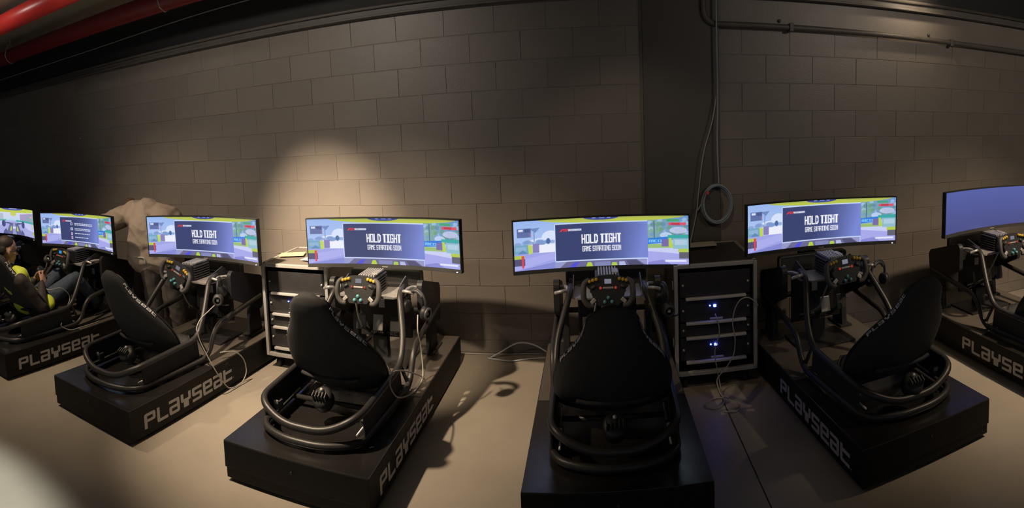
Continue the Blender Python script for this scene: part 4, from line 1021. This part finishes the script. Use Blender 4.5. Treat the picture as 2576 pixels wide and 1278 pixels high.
# --- the seated man (built in the frame of his cockpit)
x2, y2, a2 = RIGS[2]
man = empty('person', (x2, y2, 0), a2)
tag(man, 'seated man in glasses, yellow vest, brown jacket and jeans, holding a headset', 'person')
HC, HR = (0.0, -0.868, 0.935), (math.radians(-10), 0, math.radians(-8))
parts = head_parts(HC, HR, 0)
parts += [(0, 'cap', ((0, -0.89, 0.85), (0, -0.895, 0.76), 0.056, 0.060))]
tor = [(1, 'ell', ((0, -0.80, 0.635), (0.185, 0.105, 0.155), (0.35, 0, 0))), (1, 'ell', ((0, -0.715, 0.49), (0.165, 0.115, 0.15), (0.5, 0, 0))), (1, 'cap', ((-0.15, -0.845, 0.705), (0.15, -0.845, 0.705), 0.072, 0.072)), (1, 'cap', ((0, -0.88, 0.79), (0, -0.87, 0.74), 0.068, 0.09))]
parts += tor
for s in (-1, 1):
    sh_ = (s * 0.205, -0.865, 0.69); el = (s * 0.270, -0.700, 0.455) if s > 0 else (-0.25, -0.70, 0.46); wr = (0.125, -0.590, 0.600) if s > 0 else (-0.045, -0.585, 0.605)
    parts += [(1, 'cap', (sh_, el, 0.066, 0.054)), (1, 'cap', (el, wr, 0.054, 0.040))]
    tgt = Vector((0.05 if s > 0 else 0.0, -0.50, 0.665)); f = tgt - Vector(wr)
    hand(parts, wr, f, (-0.3 * s, -0.3, 0.9), (s * 0.9, -0.1, 0.35), 0, 0.42, 0.95)
    parts += [(2, 'cap', ((s * 0.085, -0.62, 0.415), (s * 0.155, -0.215, 0.585), 0.088, 0.066)), (2, 'cap', ((s * 0.155, -0.215, 0.585), (s * 0.135, 0.03, 0.33), 0.064, 0.046)),
              (3, 'cap', ((s * 0.135, 0.02, 0.275), (s * 0.14, 0.10, 0.33), 0.040, 0.034))]
parts += [(2, 'ell', ((0, -0.645, 0.425), (0.165, 0.115, 0.075), (0.3, 0, 0)))]
body = organic('body', parts, 0.0065, [M_SKIN, M_JACKET, M_JEANS, M_SHOE], man, 6, {1: 0.012, 2: 0.009})
vt = [(0, 'ell', ((0, -0.795, 0.64), (0.192, 0.115, 0.150), (0.35, 0, 0))), (0, 'ell', ((0, -0.70, 0.475), (0.180, 0.130, 0.13), (0.5, 0, 0))), (0, 'cap', ((-0.14, -0.83, 0.715), (0.14, -0.83, 0.715), 0.086, 0.086)), (0, 'ell', ((0.17, -0.60, 0.44), (0.095, 0.10, 0.06), (0.4, 0.4, 0)))]
organic('vest', vt, 0.010, [M_VEST], man, 6, {0: 0.010})
Rm = Euler(HR).to_matrix(); HV = Vector(HC)
hp = [(0, 'ell', (tuple(HV + Rm @ Vector((0, -0.030, 0.058))), (0.080, 0.090, 0.070), HR)), (0, 'ell', (tuple(HV + Rm @ Vector((0, -0.060, 0.010))), (0.077, 0.054, 0.066), HR))]
organic('hair', hp, 0.008, [M_HAIR], man, 3)
gl = MB(); gp = lambda x, y, z: HV + Rm @ Vector((x, y, z))
for s in (-1, 1):
    gl.tube([gp(s * 0.034 + 0.024 * math.cos(a), 0.094, 0.002 + 0.017 * math.sin(a)) for a in [2 * PI * i / 14 for i in range(14)]], 0.0028, 6, closed=True)
    gl.tube([gp(s * 0.058, 0.092, 0.006), gp(s * 0.082, 0.06, 0.006), gp(s * 0.086, -0.01, 0.002)], 0.0028, 6)
gl.tube([gp(-0.011, 0.097, 0.004), gp(0.011, 0.097, 0.004)], 0.0028, 6)
gl.build('glasses', M_BLACK, man)
# --- the man bending over behind the screens
man = empty('person', (-4.0, 4.0, 0))
tag(man, 'man in a tan shirt and grey trousers bending over between two monitors', 'person')
O = Vector((-4.0, 4.0, 0))
def q(x, y, z): return tuple(Vector((x, y, z)) - O)
HC2, HR2 = q(-4.46, 4.13, 1.085), (math.radians(-62), 0, math.radians(48))
parts = head_parts(HC2, HR2, 0, 1.0)
parts += [(0, 'cap', (q(-4.40, 4.09, 1.09), q(-4.28, 4.06, 1.10), 0.055, 0.065))]
parts += [(1, 'cap', (q(-4.10, 3.93, 0.76), q(-4.07, 3.96, 0.96), 0.165, 0.185)), (1, 'cap', (q(-3.88, 4.03, 0.76), q(-3.90, 4.04, 0.97), 0.165, 0.185)), (1, 'cap', (q(-4.10, 3.95, 0.90), q(-3.88, 4.02, 0.90), 0.18, 0.18)),
          (1, 'cap', (q(-4.20, 4.00, 1.055), q(-3.90, 4.08, 0.99), 0.165, 0.175)), (1, 'cap', (q(-4.10, 3.93, 0.73), q(-3.88, 4.03, 0.73), 0.172, 0.172)), (1, 'cap', (q(-4.32, 4.00, 1.09), q(-4.10, 4.02, 1.09), 0.12, 0.145)),
          (1, 'cap', (q(-4.40, 3.95, 1.065), q(-4.70, 3.88, 0.975), 0.105, 0.095)), (0, 'cap', (q(-4.62, 3.89, 0.97), q(-4.76, 3.86, 0.80), 0.047, 0.042)), (0, 'cap', (q(-4.76, 3.86, 0.80), q(-4.80, 3.92, 0.60), 0.042, 0.030)),
          (1, 'cap', (q(-3.86, 4.14, 1.0), q(-4.05, 4.24, 0.86), 0.085, 0.075)), (0, 'cap', (q(-4.05, 4.24, 0.86), q(-4.35, 4.22, 0.74), 0.045, 0.032))]
hand(parts, q(-4.80, 3.92, 0.60), (-0.1, 0.2, -0.9), (0.6, 0.6, 0.1), (-0.7, 0.6, 0.1), 0, 0.35)
hand(parts, q(-4.35, 4.22, 0.74), (-0.9, -0.1, -0.4), (0, 0.4, 0.8), (0, -0.8, 0.4), 0, 0.35)
for (x, y, dx) in ((-4.03, 3.93, 0.03), (-3.85, 4.05, 0.02)):
    parts += [(2, 'cap', (q(x, y, 0.74), q(x + 0.015, y - 0.01, 0.47), 0.115, 0.090)), (2, 'cap', (q(x + 0.015, y - 0.01, 0.47), q(x + dx, y + 0.02, 0.10), 0.088, 0.072)), (3, 'cap', (q(x + dx, y + 0.02, 0.045), q(x + dx - 0.13, y + 0.08, 0.036), 0.045, 0.036))]
organic('body', parts, 0.0075, [M_SKIN, M_SHIRT, M_PANTS, M_SHOE], man, 14, {1: 0.022, 2: 0.016})
Rm = Euler(HR2).to_matrix(); HV = Vector(HC2)
hp = [(0, 'ell', (tuple(HV + Rm @ Vector((0, -0.022, 0.040))), (0.084, 0.100, 0.092), HR2)), (0, 'ell', (tuple(HV + Rm @ Vector((0, -0.05, -0.005))), (0.080, 0.072, 0.082), HR2))]
organic('hair', hp, 0.008, [M_HAIR2], man, 2)
pk = MB(); pk.tube(spline([q(-4.07, 3.768, 0.745), q(-4.02, 3.775, 0.742), q(-3.97, 3.790, 0.738), q(-3.955, 3.80, 0.70)]), 0.006, 6); pk.build('pocket_edge', M_PAPER, man)
